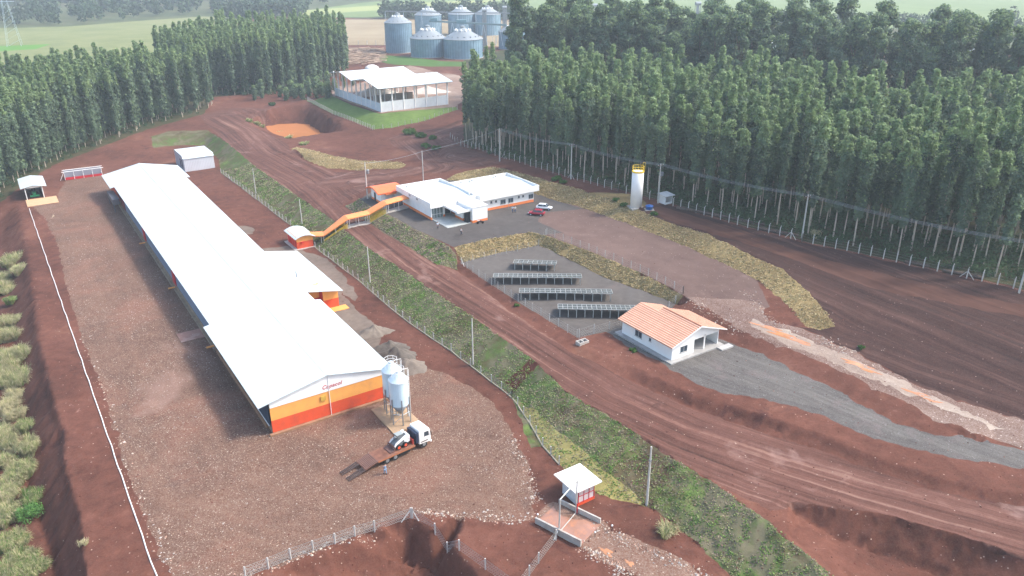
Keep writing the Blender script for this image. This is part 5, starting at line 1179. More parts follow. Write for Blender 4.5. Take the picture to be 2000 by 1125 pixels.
def log(x, y, z, L, r, yaw, label=None, parent=None, tilt=0, name='log'):
    mb = MB(); n = 10; prev = None
    for k in range(5):
        t = k/4; q = Vector(((t-.5)*L, .12*math.sin(t*5+x), .05*math.sin(t*3)+tilt*(t-.5)))
        if prev is not None: mb.cyl(prev, q, r*(1.05-.15*t), r*(1.0-.15*t), n)
        prev = q
    o = mb.build(name, m_bark, parent, True, (x, y, z+r), yaw)
    return tag(o, label, 'log', 'felled logs') if label else o
m_bark = mat('dark bark', (.10,.07,.055), .9, var=.35, scale=2.5, bump=.6, bscale=6)
for (px, py, L, yw, lb) in ((1405,424,22,-38,'long dark log lying before the fence right of the pump hut'), (1518,455,9,-35,'dark log pile piece lying left of the grassy footed pole'), (1790,518,4.5,-35,'short log lying in the verge left of the longest near log'), (1880,538,7,-35,'brown log lying in the verge nearest the right photo edge')):
    p = G(px, py); log(p.x, p.y, p.z-.1, L, .38, R(yw), lb)
# felled trunks in the far log yard: nobody could count them
mb = MB()
for i in range(260):
    p = G(random.uniform(645, 748), random.uniform(97, 126)); a = random.uniform(-.5, .5)+YAW; L = random.uniform(4, 12); d = Vector((math.cos(a)*L/2, math.sin(a)*L/2, random.uniform(-.2,.4))); c = p+Vector((0,0,random.uniform(.2,1.6)))
    mb.cyl(c-d, c+d, random.uniform(.15,.35), .15, 5)
tag(mb.build('felled_timber', mat('pale cut timber', (.34,.25,.19), .9, var=.4, scale=.3)), 'heap of felled pale timber and slash beside the far plantation', 'timber', kind='stuff')
# brush pile of dry wood near the lower grass bank and dead bush
# ================================================================ POND
pw_ = [W(*q, -2.0) for q in ((505,251),(530,243),(580,241),(606,243),(655,270),(630,292),(580,294),(520,270))]
mbp = MB(); mbp.add([(q.x,q.y,-2.0) for q in pw_], [tuple(range(len(pw_)))])
tag(mbp.build('pond', mat('muddy orange water', (.50,.20,.075), .12, var=.08, scale=.1, spec=.4)), kind='structure')
# puddles on the washed road and drive: thin sheets of muddy water lying in the ruts
m_pud = mat('puddle', (.46,.21,.10), .06, var=.2, scale=.5, spec=.5)
for (px, py, L, w_, yw) in ((1500,640,5,1.2,-38),(1535,656,6,1.6,-38),(1562,668,3.5,1.0,-38),(1672,710,4.2,1.2,-38),(1697,724,3.0,.9,-38),(1790,768,3.6,.8,-36),(1822,783,2.4,.6,-36),(1185,1078,1.6,.9,-45),(1230,1100,1.2,.6,-45)):
    p = G(px, py); mb = MB(); n = 26; vs = []
    for k in range(n):
        a = 2*PI*k/n; rr = 1+.3*math.sin(3*a+px)+.2*math.sin(5*a+py); x, y = L/2*rr*math.cos(a), w_/2*rr*math.sin(a)
        X_ = p.x+x*math.cos(R(yw))-y*math.sin(R(yw)); Y_ = p.y+x*math.sin(R(yw))+y*math.cos(R(yw)); vs.append((X_, Y_, gz(X_, Y_)+.02))
    c_ = (p.x, p.y, gz(p.x,p.y)+.02); mb.add(vs+[c_], [(k, (k+1) % n, n) for k in range(n)]); tag(mb.build('puddle', m_pud), kind='structure')
# ================================================================ BIG GRAIN SILOS AND PLANT
m_gs = ribbed('blue zinc sheet', (.22,.34,.43), 2, 3.2, .45, .2, .3, .14); m_gr_ = mat('pale zinc roof', (.26,.29,.31), .5, .2, var=.1, scale=.1); m_rib = mat('silo rib', (.12,.20,.28), .5, .2)
def grain_silo(px, py, rad, h, hr, label, z=4):
    p = W(px, py, z); p = Vector((p.x, p.y+rad, gz(p.x, p.y)-.2)); t = thing('grain_silo', label, 'grain silo', p, random.random(), 'grain silos')
    MB().lathe([(rad,0),(rad,h)], 48).build('wall', m_gs, t)
    MB().lathe([(rad+.3,h-.1),(rad+.3,h+.1),(1.6,h+hr),(1.6,h+hr+.9),(.1,h+hr+1.3)], 48).build('cone_roof', m_gr_, t)
    mb = MB()
    for k in range(40): a = 2*PI*k/40; c, s = math.cos(a), math.sin(a); mb.box(rad*c-.1, rad*c+.1, rad*s-.1, rad*s+.1, 0, h)
    mb.build('stiffeners', m_rib, t)['kind'] = 'stuff'
    MB().lathe([(rad+.35,-.1),(rad+.35,.5),(rad,.5)], 40).build('base_ring', m_concrete, t)
    for k in range(16): a = 2*PI*k/16; q = .82; MB().box(rad*q*math.cos(a)-.35, rad*q*math.cos(a)+.35, rad*q*math.sin(a)-.35, rad*q*math.sin(a)+.35, h+hr*.16, h+hr*.30).build('roof_vent', m_steeld, t)
    for k in range(10): a = 2*PI*k/10; q = .38; MB().lathe([(.5,h+hr*.60),(.7,h+hr*.8),(.1,h+hr*.92)], 8, (rad*q*math.cos(a), rad*q*math.sin(a), 0)).build('roof_hood', m_white, t)
    return t
grain_silo(777,105,8.8,19,5.0,'tall blue grain silo furthest left, standing by the harvested field')
grain_silo(834,114,11.2,11.5,6.5,'squat blue grain silo in front of the others on the green lawn')
grain_silo(903,117,12.3,11.5,6.5,'squat blue grain silo right of the first squat one, partly behind tree tops')
grain_silo(835,72,10.5,16,5.5,'grain silo in the back row behind the left squat silo')
grain_silo(900,70,10.5,16,5.5,'grain silo in the back row behind the right squat silo')
grain_silo(952,70,10.5,16,5.5,'grain silo in the back row beside the thin elevator tower')
grain_silo(1000,98,9,11.5,4.5,'small squat grain silo partly hidden by the tall trees')
def P4(px, py, z): return W(px, py, z)
a = W(838,100,26); dist_y = 560
def atY(px, py, Y):      # point on a vertical plane at depth Y
    d = rt*(px-1000)+up*(562.5-py)+fw*FPX; return CAM+d*(Y/d.y)
cv = thing('conveyor_bridge', 'long steel conveyor bridge over the two squat silos', 'conveyor', atY(838,41,529), 0, 'conveyor bridges')
o0 = atY(838,41,529); e0 = atY(990,49,522)-o0
mb = MB(); d = e0.normalized(); s = Vector((-d.y, d.x, 0))
mb.cyl((0,0,0), e0, .8, .8, 4); cv1 = mb.build('gallery', mat('conveyor green grey', (.20,.27,.28), .6), cv)
for t in (0.02, .42): q = e0*t; MB().box(q.x-3.2 if t > .1 else q.x, q.x+(3.2 if t > .1 else 4.5), q.y-1.3, q.y+1.3, q.z-.3, q.z+1.9).build('drive_house', mat('teal house', (.16,.27,.30), .6), cv)
for t in (.1, .3, .5, .7, .9):
    q = e0*t; mb = MB(); 
    for sx in (-1.2, 1.2): mb.cyl(q+Vector((sx*2,0,-13)), q+Vector((0,0,0)), .18, n=4)
    mb.build('trestle', m_steel, cv)
o1 = atY(752,22,585); e1_ = atY(1000,26,585)-o1; c2_ = thing('conveyor_bridge', 'high thin conveyor bridge along the back row of silos', 'conveyor', o1, 0, 'conveyor bridges')
MB().cyl((0,0,0), e1_, .5, .5, 4).build('gallery', m_steeld, c2_)
for k in range(8):
    q = e1_*(k/7); mb = MB(); mb.cyl(q+Vector((-1.5,0,-22)), q, .14, n=4); mb.cyl(q+Vector((1.5,0,-22)), q, .14, n=4)
    mb.build('trestle', m_steel, c2_)
def tower_(px, pyb, pyt, Y, wd, label, mt):
    b = atY(px, pyb, Y); tpt = atY(px, pyt, Y); h = tpt.z; zb = gz(b.x, b.y); t = thing('elevator_tower', label, 'tower', (b.x, b.y, zb), .2, 'elevator towers')
    h -= zb; mb = MB()
    for x in (-wd, wd):
        for y in (-wd, wd): mb.cyl((x,y,0), (x,y,h), .22, n=4)
    k = int(h/3)
    for i in range(k):
        for y in (-wd, wd): mb.cyl((-wd,y,i*3), (wd,y,i*3+3), .1, n=4); mb.cyl((wd,y,i*3), (-wd,y,i*3+3), .1, n=4)
    mb.build('lattice', mt, t); MB().box(-wd*.5, wd*.5, -wd*.5, wd*.5, 0, h+1).build('elevator_leg', mt, t)
    MB().cyl((-wd*1.3,0,h+1.2), (wd*1.3,0,h+1.2), wd*.9, n=14).build('head', m_gr_, t)
tower_(947, 95, 24, 556, 1.1, 'thin elevator tower with round head between silos and tree tops', m_gr_)
tower_(986, 95, 18, 600, 1.3, 'elevator tower just left of the tall trees', m_gr_)
tower_(1147, 70, 2, 640, 2.2, 'tall pale plant tower rising behind the tall trees', m_white)
tower_(1160, 70, 14, 640, 1.6, 'second pale plant tower right beside the tallest one', m_white)
tower_(1358, 70, 10, 640, 1.6, 'elevator tower seen in the gap of the tall tree row', m_gr_)
tower_(1458, 60, 2, 660, 1.8, 'grey elevator tower further right behind the tall tree row', m_gr_)
# pale industrial halls behind the trees
for (px, py, L, D_, h, yw, lb) in ((1160,108,50,25,9,4,'long pale warehouse seen between the tall trees left of centre'), (1350,112,60,30,8,-3,'pale warehouse behind the middle of the tall tree row'), (1600,116,70,30,7,-6,'pale warehouse glimpsed under the crowns at right'), (1850,120,60,25,7,-10,'pale warehouse furthest right behind the tall tree row')):
    p = W(px, py, 5); t = thing('warehouse', lb, 'warehouse', (p.x-L/2, p.y, gz(p.x,p.y)), R(yw), 'far warehouses')
    mb = MB(); mb.prism([(0,0),(D_,0),(D_,h),(D_/2,h+2.5),(0,h)], 0, L, 'x'); mb.build('walls', m_whitewall, t); mb = MB(); gable2(mb, -.5, L+.5, -.6, D_/2, D_+.6, h, h+2.8, h); mb.build('roof', m_roofx, t)
# white rounded tank / tarp behind the storage shed
p = W(722, 146, 5); tag(MB().lathe([(4.2,0),(4.2,2.2),(3.5,3.6),(1.8,4.5),(.1,4.7)], 24).build('dome_tank', m_white, None, True, (p.x, p.y+8, 4.5)), 'white dome shaped tank behind the ridge of the storage shed', 'tank')
# lattice pylon far left
p = W(30, 92, 3); py_ = thing('power_pylon', 'tall thin lattice pylon over the far left field', 'pylon', (p.x, p.y, gz(p.x, p.y)), .4)
mb = MB(); Hp = 42
for k in range(10):
    a0, a1 = 4*(1-k/10)+.5, 4*(1-(k+1)/10)+.5; z0, z1 = k*Hp/10, (k+1)*Hp/10
    for sx in (-1, 1):
        for sy in (-1, 1): mb.cyl((sx*a0,sy*a0,z0), (sx*a1,sy*a1,z1), .08, n=4)
        mb.cyl((sx*a0,-a0,z0), (sx*a1,a1,z1), .045, n=4); mb.cyl((-a0,sx*a0,z0), (a1,sx*a1,z1), .045, n=4)
mb.build('lattice', m_steel, py_)
for z, l in ((30,6),(35,5),(40,4)): MB().box(-l,l,-.15,.15,z,z+.3).build('crossarm', m_steel, py_)
for (px, py, h) in ((648,84,7.5),):
    tag(MB().cyl((0,0,0),(0,0,h),.22,.15,6).build('post', m_concpole, None, loc=tuple(W(px,py,4))), 'lone pale pole at the left corner of the tan field', 'pole')

# ================================================================ TREES
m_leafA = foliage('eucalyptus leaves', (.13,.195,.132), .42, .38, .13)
m_leafY = foliage('pale eucalyptus leaves', (.22,.31,.15), .25, .42, .4)
m_leafB = foliage('dark eucalyptus leaves', (.108,.172,.116), .35, .35, .2)
m_trunk = mat('pale eucalyptus bark', (.46,.39,.32), .8, var=.25, scale=.8)
m_trunkd = mat('brown bark', (.16,.12,.09), .85, var=.25, scale=.8)
m_bush = foliage('bush leaves', (.07,.15,.03), .35, .25, 1.0)
m_shrubd = foliage('dark shrub leaves', (.055,.105,.045), .4, .3, .6)
def leaf_tris(C, rad, n, size, rng, flat=.0, out=.75):
    # n small leaf sprays spread over a clump of radius rad round C: (n,3,3) corner array
    d = rng.normal(size=(n,3)); d /= np.linalg.norm(d, axis=1)[:,None]
    r_ = rad*(rng.random(n)**.4)[:,None]
    P = C+d*r_*np.array([1,1,.8])
    a = rng.normal(size=(n,3)); nrm = d*out+a*.6; nrm[:,2] += .25; nrm /= np.linalg.norm(nrm,axis=1)[:,None]
    t = np.cross(nrm, rng.normal(size=(n,3))); t /= np.linalg.norm(t,axis=1)[:,None]+1e-9; b = np.cross(nrm, t)
    s = (size*(.6+.8*rng.random(n)))[:,None]
    return np.stack([P+t*s, P-t*s*.5+b*s*.8, P-t*s*.5-b*s*.8], 1)
def crown(rng, h, base, rmax, ncl, ntri, size, kind):
    tr_ = []; mi = []
    for k in range(ncl):
        u = (k+rng.random())/ncl
        if kind == 'tall':   # separate bulging masses on forking limbs
            z = h*(base+(1-base)*u**.8); rr = rmax*(1.0-.55*u)*(.35+.65*rng.random()); cr = rmax*.42*(.7+.5*rng.random())
        else:
            z = h*(base+(1-base)*(.02+.98*u)); env = min(1, .35+u*1.6)*(1-u)**.42*1.12 if kind == 'left' else min(1, .38+u*1.15)*(1-u)**.40*1.15
            if kind == 'right': env *= .62+.55*min(1, max(0, (u-.35)*2.5))
            rr = rmax*env*.62*rng.random()**.5; cr = rmax*(.30+.30*env)*(.8+.4*rng.random())
        a = rng.random()*2*PI; C = np.array([rr*math.cos(a), rr*math.sin(a), min(z, h-.3)])
        t = leaf_tris(C, cr, ntri, size, rng); tr_.append(t)
        top = u > (.78 if kind != 'tall' else .7); mi.append((rng.random(ntri) < ((.95 if kind != 'tall' else .5) if top else .08)).astype(int))  # paler leaf colour mostly near the crown top, sparse lower down
    T = np.concatenate(tr_); return T.reshape(-1,3), np.concatenate(mi)
def trunk_mb(rng, h, r0, forks=0, bend=.25):
    mb = MB(); pts = [Vector((0,0,-.4))]; 
    for k in range(1, 7): t = k/6; pts.append(Vector((bend*math.sin(t*3+h)*t, bend*math.cos(t*2.3+h)*t, h*t*.97)))
    for k in range(6): mb.cyl(pts[k], pts[k+1], r0*(1-k/6.6), r0*(1-(k+1)/6.6), 6, caps=False)
    for f in range(forks):
        b = pts[2+f % 3]; a = rng.random()*2*PI; L = h*.22; mb.cyl(b, b+Vector((math.cos(a)*L*.5, math.sin(a)*L*.5, L)), r0*.45, r0*.15, 5, caps=False)
    return mb
def mesh_only(V, F, mats, mi=None, name='m'):
    o = npmesh(name, V, F, mats, mi); me = o.data; bpy.data.objects.remove(o); return me
VAR = {}
def variants(kind, n, h, base, rmax, ncl, ntri, size, r0, leafm, tm, forks=0):
    L = []
    for i in range(n):
        rng = np.random.default_rng(hash((kind, i)) % 1000 if False else i*17+len(kind)*101)
        hh = h*(.80+.29*rng.random()); V, mi = crown(rng, hh, base*(.85+.35*rng.random()), rmax*(.85+.3*rng.random()), ncl, ntri, size, kind)
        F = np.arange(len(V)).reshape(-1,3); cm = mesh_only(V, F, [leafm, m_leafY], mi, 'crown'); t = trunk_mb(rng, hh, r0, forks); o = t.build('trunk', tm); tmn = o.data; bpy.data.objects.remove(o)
        L.append((cm, tmn, V, mi, t, hh))
    VAR[kind] = L
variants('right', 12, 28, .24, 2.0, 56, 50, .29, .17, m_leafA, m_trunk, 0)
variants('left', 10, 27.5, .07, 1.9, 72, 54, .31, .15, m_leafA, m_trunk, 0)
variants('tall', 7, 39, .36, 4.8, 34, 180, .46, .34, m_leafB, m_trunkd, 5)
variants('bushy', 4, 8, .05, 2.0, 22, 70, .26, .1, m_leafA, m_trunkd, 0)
def inpoly(x, y, P):
    c = False; j = len(P)-1
    for i in range(len(P)):
        if ((P[i][1] > y) != (P[j][1] > y)) and x < (P[j][0]-P[i][0])*(y-P[i][1])/(P[j][1]-P[i][1])+P[i][0]: c = not c
        j = i
    return c
def plant(poly, sp, ang, jit, skip=None):
    c, s = math.cos(ang), math.sin(ang); xs = [p[0] for p in poly]; ys = [p[1] for p in poly]; out = []
    cx, cy = sum(xs)/len(xs), sum(ys)/len(ys); Rm = max(math.hypot(x-cx, y-cy) for x, y in poly); n = int(Rm/sp)+2
    for i in range(-n, n+1):
        for j in range(-n, n+1):
            u, v = i*sp+random.uniform(-jit,jit), j*sp*1.0+random.uniform(-jit,jit); x, y = cx+u*c-v*s, cy+u*s+v*c
            if inpoly(x, y, poly) and random.random() > .05 and not (skip and skip(x, y)): out.append((x, y))
    return out
wxy = lambda px, py, z: tuple(W(px, py, z)[:2])
# the plantation at right, behind the hooked fence
RF = [wxy(915,290,7.6), wxy(985,312,7.6), wxy(1115,347,7.6), wxy(1300,393,7.6), wxy(1440,434,7.6), wxy(1566,466,7.6), wxy(1830,522,7.6), wxy(2010,563,7.6), wxy(2200,620,7.6)]
off_ = Vector((math.cos(YAW), math.sin(YAW)))*2.0
RPOLY = [(x+off_.x, y+off_.y) for x, y in RF]+[(175,155),(165,205),(100,245),(45,282),(0,298),(-15,286),(-16,262)]
def lane(x, y):   # an open lane through the rows
    a = W(1600,482,7.6); d = Vector((x-a.x, y-a.y)); return abs(d.x*math.cos(R(52)-PI/2)+d.y*math.sin(R(52)-PI/2)) < 2.2 and d.length > 8
RT = plant(RPOLY, 4.4, YAW, .9, lane)
LPOLY = [wxy(-160,470,-1), wxy(-5,392,-.5), wxy(60,345,0), wxy(105,319,.5), wxy(185,289,1), wxy(290,248,2), wxy(400,219,3), (-132,350), (-165,352), (-215,322), (-268,290), (-290,235), (-230,190)]
LT = plant(LPOLY, 4.2, R(100), .8)
L2POLY = [wxy(420,186,4), wxy(530,186,4), wxy(640,166,4), (-88,430), (-100,490), (-120,508), (-150,500), (-182,450), (-175,395), (-160,372)]
L2T = plant(L2POLY, 4.4, R(60), .8)
tl_ = [(-12,318),(12,330),(40,322),(75,305),(105,290),(140,270),(172,248),(205,225)]
TT = []
for row in range(5):
    for (x0, y0), (x1, y1) in zip(tl_, tl_[1:]):
        L = math.hypot(x1-x0, y1-y0); n = int(L/7.2)
        for k in range(n):
            if random.random() < .12: continue
            t = (k+random.random()*.6)/n; x, y = x0+(x1-x0)*t, y0+(y1-y0)*t; TT.append((x+random.uniform(-2,2)+row*3.5, y+random.uniform(-2,2)+row*9))
def px_of(v):
    d = Vector(v)-CAM; z = d.dot(fw); return (1000+FPX*d.dot(rt)/z, 562.5-FPX*d.dot(up)/z, z)
def dist_edge(x, y, line):
    b = 1e9
    for (x0,y0), (x1,y1) in zip(line, line[1:]):
        dx, dy = x1-x0, y1-y0; t = max(0, min(1, ((x-x0)*dx+(y-y0)*dy)/(dx*dx+dy*dy))); b = min(b, math.hypot(x-x0-t*dx, y-y0-t*dy))
    return b
cands = []; rest = []
LF = LPOLY[:7]; L2F = L2POLY[:3]
for kind, L, edge in (('right', RT, RF), ('left', LT, LF), ('left2', L2T, L2F)):
    for x, y in L:
        z = gz(x, y); px, py, d = px_of((x, y, z+20)); 
        vis = -40 < px < 2040 and py > -200
        cands.append((d+dist_edge(x, y, edge)*3.0+(0 if vis else 1e5), kind, x, y, z, px))
cands.sort(key=lambda c: c[0])
LAND = {'right': [(1010,'left of the office'),(1160,'by the second pole'),(1290,'behind water tower'),(1420,'right of pump hut'),(1560,'left of grassy footed pole'),(1700,'right of grassy footed pole'),(1850,'above the felled logs'),(3000,'at right photo edge')],
        'left': [(60,'above tractor shed'),(170,'above the compost bays'),(290,'above barn end'),(3000,'above grassy bank')], 'left2': [(3000,'beyond the pond pit')]}
KND = {'right': ('slender bare trunked plantation eucalyptus ', 'eucalyptus in the right plantation'), 'left': ('full leaved plantation eucalyptus ', 'eucalyptus in the left plantation'), 'left2': ('dense plantation eucalyptus ', 'eucalyptus in the far left plantation')}
def put_tree(kind, x, y, z, label, group, sc_=1.0, name='eucalyptus_tree', lean=None):
    cm, tm, *_ = random.choice(VAR['left' if kind == 'left2' else kind])
    t = thing(name, label, 'tree', (x, y, z-.1), random.random()*6.28, group); t.scale = (sc_*random.uniform(.9,1.15),)*2+(sc_,)
    t.rotation_euler = (random.gauss(0,.012), random.gauss(0,.012), random.random()*6.28)
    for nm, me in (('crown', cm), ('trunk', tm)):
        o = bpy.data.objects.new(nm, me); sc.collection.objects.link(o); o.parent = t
NIND = 215
ORD = ['first','second','third','fourth','fifth','sixth','seventh','eighth','ninth','tenth','eleventh','twelfth','thirteenth','fourteenth','fifteenth','sixteenth','seventeenth','eighteenth','nineteenth','twentieth']
LINE = {'right': RF, 'left': LF, 'left2': L2F}
buck = {}
for c in cands[:NIND]:
    _, kind, x, y, z, px = c; de = dist_edge(x, y, LINE[kind]); row = 0 if de < 4.2 else 1 if de < 8 else 2 if de < 12 else 3
    seg = next(i for i, (lim, l) in enumerate(LAND[kind]) if px < lim); buck.setdefault((kind, row, seg), []).append((px, x, y, z))
RN = ['front row', 'second row', 'third row', 'inner rows']
KN = {'right': 'bare trunked eucalyptus', 'left': 'full leaved eucalyptus', 'left2': 'dense far eucalyptus'}
for (kind, row, seg), L in buck.items():
    L.sort()
    for i, (px, x, y, z) in enumerate(L):
        lab = (ORD[i] if i < 20 else ORD[i-20].replace('first','twenty-first') if i == 20 else 'twenty-'+ORD[i-20])+' '+KN[kind]+' from left, '+RN[row]+', '+LAND[kind][seg][1]
        put_tree(kind, x, y, z, lab, KND[kind][1], random.uniform(.86, 1.08)*(1.05 if kind == 'left2' else 1))
LT_ = [(1120,'by the plant towers'),(1300,'above the water tower'),(1500,'in the middle stretch'),(1750,'right of the middle'),(3000,'at the right end')]
tb_ = {}; nt_all = 0
for x, y in TT:
    z = gz(x, y); px, py, d = px_of((x, y, z+30))
    if px < 992: continue
    if nt_all < 85 and -30 < px < 2030: tb_.setdefault(next(i for i, (lim, l) in enumerate(LT_) if px < lim), []).append((px, x, y, z)); nt_all += 1
    else: rest.append(('tall', x, y, z))
for seg, L in tb_.items():
    L.sort()
    for i, (px, x, y, z) in enumerate(L): put_tree('tall', x, y, z, (ORD[i] if i < 20 else 'twenty-'+ORD[i-20])+' tall dark eucalyptus from left in the back row, '+LT_[seg][1], 'tall old eucalyptus behind the plantation', random.uniform(.84, 1.12)*(1-.05*(px > 1600)), 'tall_eucalyptus')
# remaining trees of the plantations, past three hundred of the kind
def merged(name, items, keep, label, cat):
    VV = []; MI = []; tb = []; 
    for kind, x, y, z in items:
        cm, tm, V, mi, tmb, hh = random.choice(VAR['left' if kind == 'left2' else kind]); a = random.random()*6.28; s = random.uniform(.9,1.06)*(1.05 if kind == 'left2' else 1); c, s_ = math.cos(a)*s, math.sin(a)*s
        T = V.reshape(-1,3,3); k = np.random.default_rng(int(abs(x*7+y*13))).random(len(T)) < keep; 
        T = T[k]; mm = mi[k]; cen = T.mean(1, keepdims=True); T = cen+(T-cen)*(1/keep)**.42
        P = T.reshape(-1,3); Q = np.stack([P[:,0]*c-P[:,1]*s_+x, P[:,0]*s_+P[:,1]*c+y, P[:,2]*s+z], 1); VV.append(Q); MI.append(mm)
        tb.append((x, y, z, hh*s))
    V = np.concatenate(VV); F = np.arange(len(V)).reshape(-1,3); mi = np.concatenate(MI)
    # trunks: four sided tapering stems
    tv_ = []; tf = []
    for x, y, z, h in tb:
        n = len(tv_)
        for zz, r_ in ((-.3,.15),(h*.9,.05)):
            for k in range(4): tv_.append((x+r_*math.cos(k*PI/2), y+r_*math.sin(k*PI/2), z+zz))
        for k in range(4): a0, a1 = n+k, n+(k+1) % 4; tf += [(a0,a1,a1+4),(a0,a1+4,a0+4)]
    base = len(V); V = np.concatenate([V, np.array(tv_)]); F = np.concatenate([F, np.array(tf)+base]); mi = np.concatenate([mi, np.full(len(tf), 2)])
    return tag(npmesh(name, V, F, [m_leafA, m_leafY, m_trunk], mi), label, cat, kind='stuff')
rr_ = [(c[1], c[2], c[3], c[4]) for c in cands[NIND:] if c[0] < 1e5] + [(c[1], c[2], c[3], c[4]) for c in cands[NIND:] if c[0] >= 1e5 and random.random() < .5]
merged('plantation_trees', rr_+rest, .42, 'closed mass of plantation trees behind the front rows', 'trees')
# young trees along the dirt clearing before the far plantation
for i, (px, py) in enumerate(((560,196),(578,192),(592,195),(606,190),(618,192),(630,188),(498,196),(512,192),(640,192),(548,190),(570,188),(584,186),(600,184),(622,184),(505,188))):
    p = G(px, py); put_tree('bushy', p.x, p.y, p.z, ORD[i]+' young bushy tree of the roadside row, '+('by the white posts' if px > 590 else 'above the pond pit' if px > 530 else 'left of the pond pit'), 'young trees before the far plantation', random.uniform(.8,1.15), 'young_tree')
for (px, py, s, lb) in ((655,178,.9,'bushy tree against the left wall corner of the storage shed'),(672,172,.8,'bushy tree seen through the left bay of the storage shed'),(690,168,.8,'bushy tree deepest behind the storage shed left bay'),(640,170,1.1,'larger bushy tree left of the storage shed by the plantation')):
    p = G(px, py); put_tree('bushy', p.x, p.y, p.z, lb, 'bushy trees behind the storage shed', s, 'young_tree')
# far woods at the horizon
rng = np.random.default_rng(5)
def clumpwood(name, polys, n, hmin, hmax, size, mt, label, ntri=46):
    P = []; 
    for poly, m_ in polys:
        pw = [wxy(px, py, 4) for px, py in poly]; xs = [p[0] for p in pw]; ys = [p[1] for p in pw]; c = 0; tries = 0
        while c < m_ and tries < m_*60:
            tries += 1; x, y = random.uniform(min(xs), max(xs)), random.uniform(min(ys), max(ys))
            if inpoly(x, y, pw):
                h = random.uniform(hmin, hmax); r_ = h*.33; z = gz(x, y)
                for q in range(2): P.append(leaf_tris(np.array([x+random.uniform(-r_,r_)*.5, y+random.uniform(-r_,r_)*.5, z+h*(.35+.3*q)]), r_, ntri, size*max(1, math.hypot(x, y)/900), rng))
                c += 1
    V = np.concatenate(P).reshape(-1,3); return tag(npmesh(name, V, np.arange(len(V)).reshape(-1,3), [mt]), label, 'woods', kind='stuff')
m_far = foliage('distant wood leaves', (.04,.075,.035), .4, .1, .02)
clumpwood('distant_woods', [([(-700,30),(-100,-16),(560,-16),(640,8),(520,24),(380,28),(130,50),(0,54),(-300,60),(-700,90)], 900), ([(745,37),(1000,40),(1010,33),(760,30)], 90), ([(480,30),(600,24),(580,34),(430,40)], 60),
   ([(1000,60),(1400,66),(2100,80),(2100,60),(1400,50),(1000,45)], 90)], 0, 11, 20, 1.6, m_far, 'hazy woods on the far side of the fields')
# undergrowth below the plantation edges
P = []; Pm = []
def shrubs(line, n, w0, w1, h0, h1, size=.17, ntri=40):
    for i in range(n):
        k = random.randrange(len(line)-1); t = random.random(); x = line[k][0]+(line[k+1][0]-line[k][0])*t; y = line[k][1]+(line[k+1][1]-line[k][1])*t
        dx, dy = line[k+1][0]-line[k][0], line[k+1][1]-line[k][1]; L = math.hypot(dx, dy); o_ = random.uniform(w0, w1); x += -dy/L*o_; y += dx/L*o_
        h = random.uniform(h0, h1); P.append(leaf_tris(np.array([x, y, gz(x, y)+h*.35]), h*.6, ntri, size, rng))
shrubs(RF, 1500, 1, 26, .8, 4.0, .22); shrubs(LF, 320, 0, 14, .5, 3.0); shrubs(L2F, 160, -1, 12, .6, 3.0, .25)
V = np.concatenate(P).reshape(-1,3); tag(npmesh('undergrowth', V, np.arange(len(V)).reshape(-1,3), [m_shrubd]), 'dark shrubby undergrowth below the plantation trees', 'undergrowth', kind='stuff')
# ================================================================ BUSHES, GRASS
m_bl = [foliage('dry tall grass', (.52,.47,.30), .25, .35, .8), foliage('pale green grass', (.30,.33,.15), .3, .35, .8), foliage('fresh grass', (.14,.27,.06), .3, .35, .8)]
def grass_clump(p, h, rad, n, mix, label, name='grass_tussock', group=None, cat='grass clump', width=.035):
    V = []; mi = []; g = np.random.default_rng(int(p.x*10+p.y*7) % 99991); subs = [(rad*.62*math.cos(q_)*s_, rad*.62*math.sin(q_)*s_, .5+.55*h_) for q_, s_, h_ in zip(g.random(7)*6.28, g.random(7)**.5, g.random(7))]
    for i in range(n):
        a = g.random()*6.28; sub = subs[g.integers(len(subs))]; r_ = rad*.22*math.sqrt(g.random()); x, y = sub[0]+r_*math.cos(a), sub[1]+r_*math.sin(a); out = rad*(.10+.42*g.random()); hh = h*sub[2]*(.55+.5*g.random()); s = width*(.6+.8*g.random())
        pts = [(x, y, -.2), (x+math.cos(a)*out*.3, y+math.sin(a)*out*.3, hh*.6), (x+math.cos(a)*out*.65, y+math.sin(a)*out*.65, hh*.95), (x+math.cos(a)*out, y+math.sin(a)*out, hh*(.75+.2*g.random()))]
        tx, ty_ = -math.sin(a)*s, math.cos(a)*s; m_ = g.choice(3, p=mix)
        for k in range(3):
            w0, w1 = (1-k*.2), (1-(k+1)*.3); A, B = pts[k], pts[k+1]
            q = [(A[0]-tx*w0,A[1]-ty_*w0,A[2]),(A[0]+tx*w0,A[1]+ty_*w0,A[2]),(B[0]+tx*w1,B[1]+ty_*w1,B[2]),(B[0]-tx*w1,B[1]-ty_*w1,B[2])]
            V += [q[0],q[1],q[2],q[0],q[2],q[3]]; mi += [m_, m_]
    o = npmesh(name, np.array(V), np.arange(len(V)).reshape(-1,3), m_bl, mi); o.location = p; return tag(o, label, cat, group)
def bush(p, rad, h, n, mt, label, name='bush', group=None, size=.13, cat='bush'):
    P = []; g = np.random.default_rng(int(abs(p.x*11+p.y*5)))
    for k in range(n): a = g.random()*6.28; r_ = rad*math.sqrt(g.random())*.8; P.append(leaf_tris(np.array([r_*math.cos(a), r_*math.sin(a), h*(.25+.55*g.random()*(1-r_/rad*.5))]), rad*.34, 60, size, g))
    V = np.concatenate(P).reshape(-1,3); o = npmesh(name, V, np.arange(len(V)).reshape(-1,3), [mt]); o.location = p; return tag(o, label, cat, group)
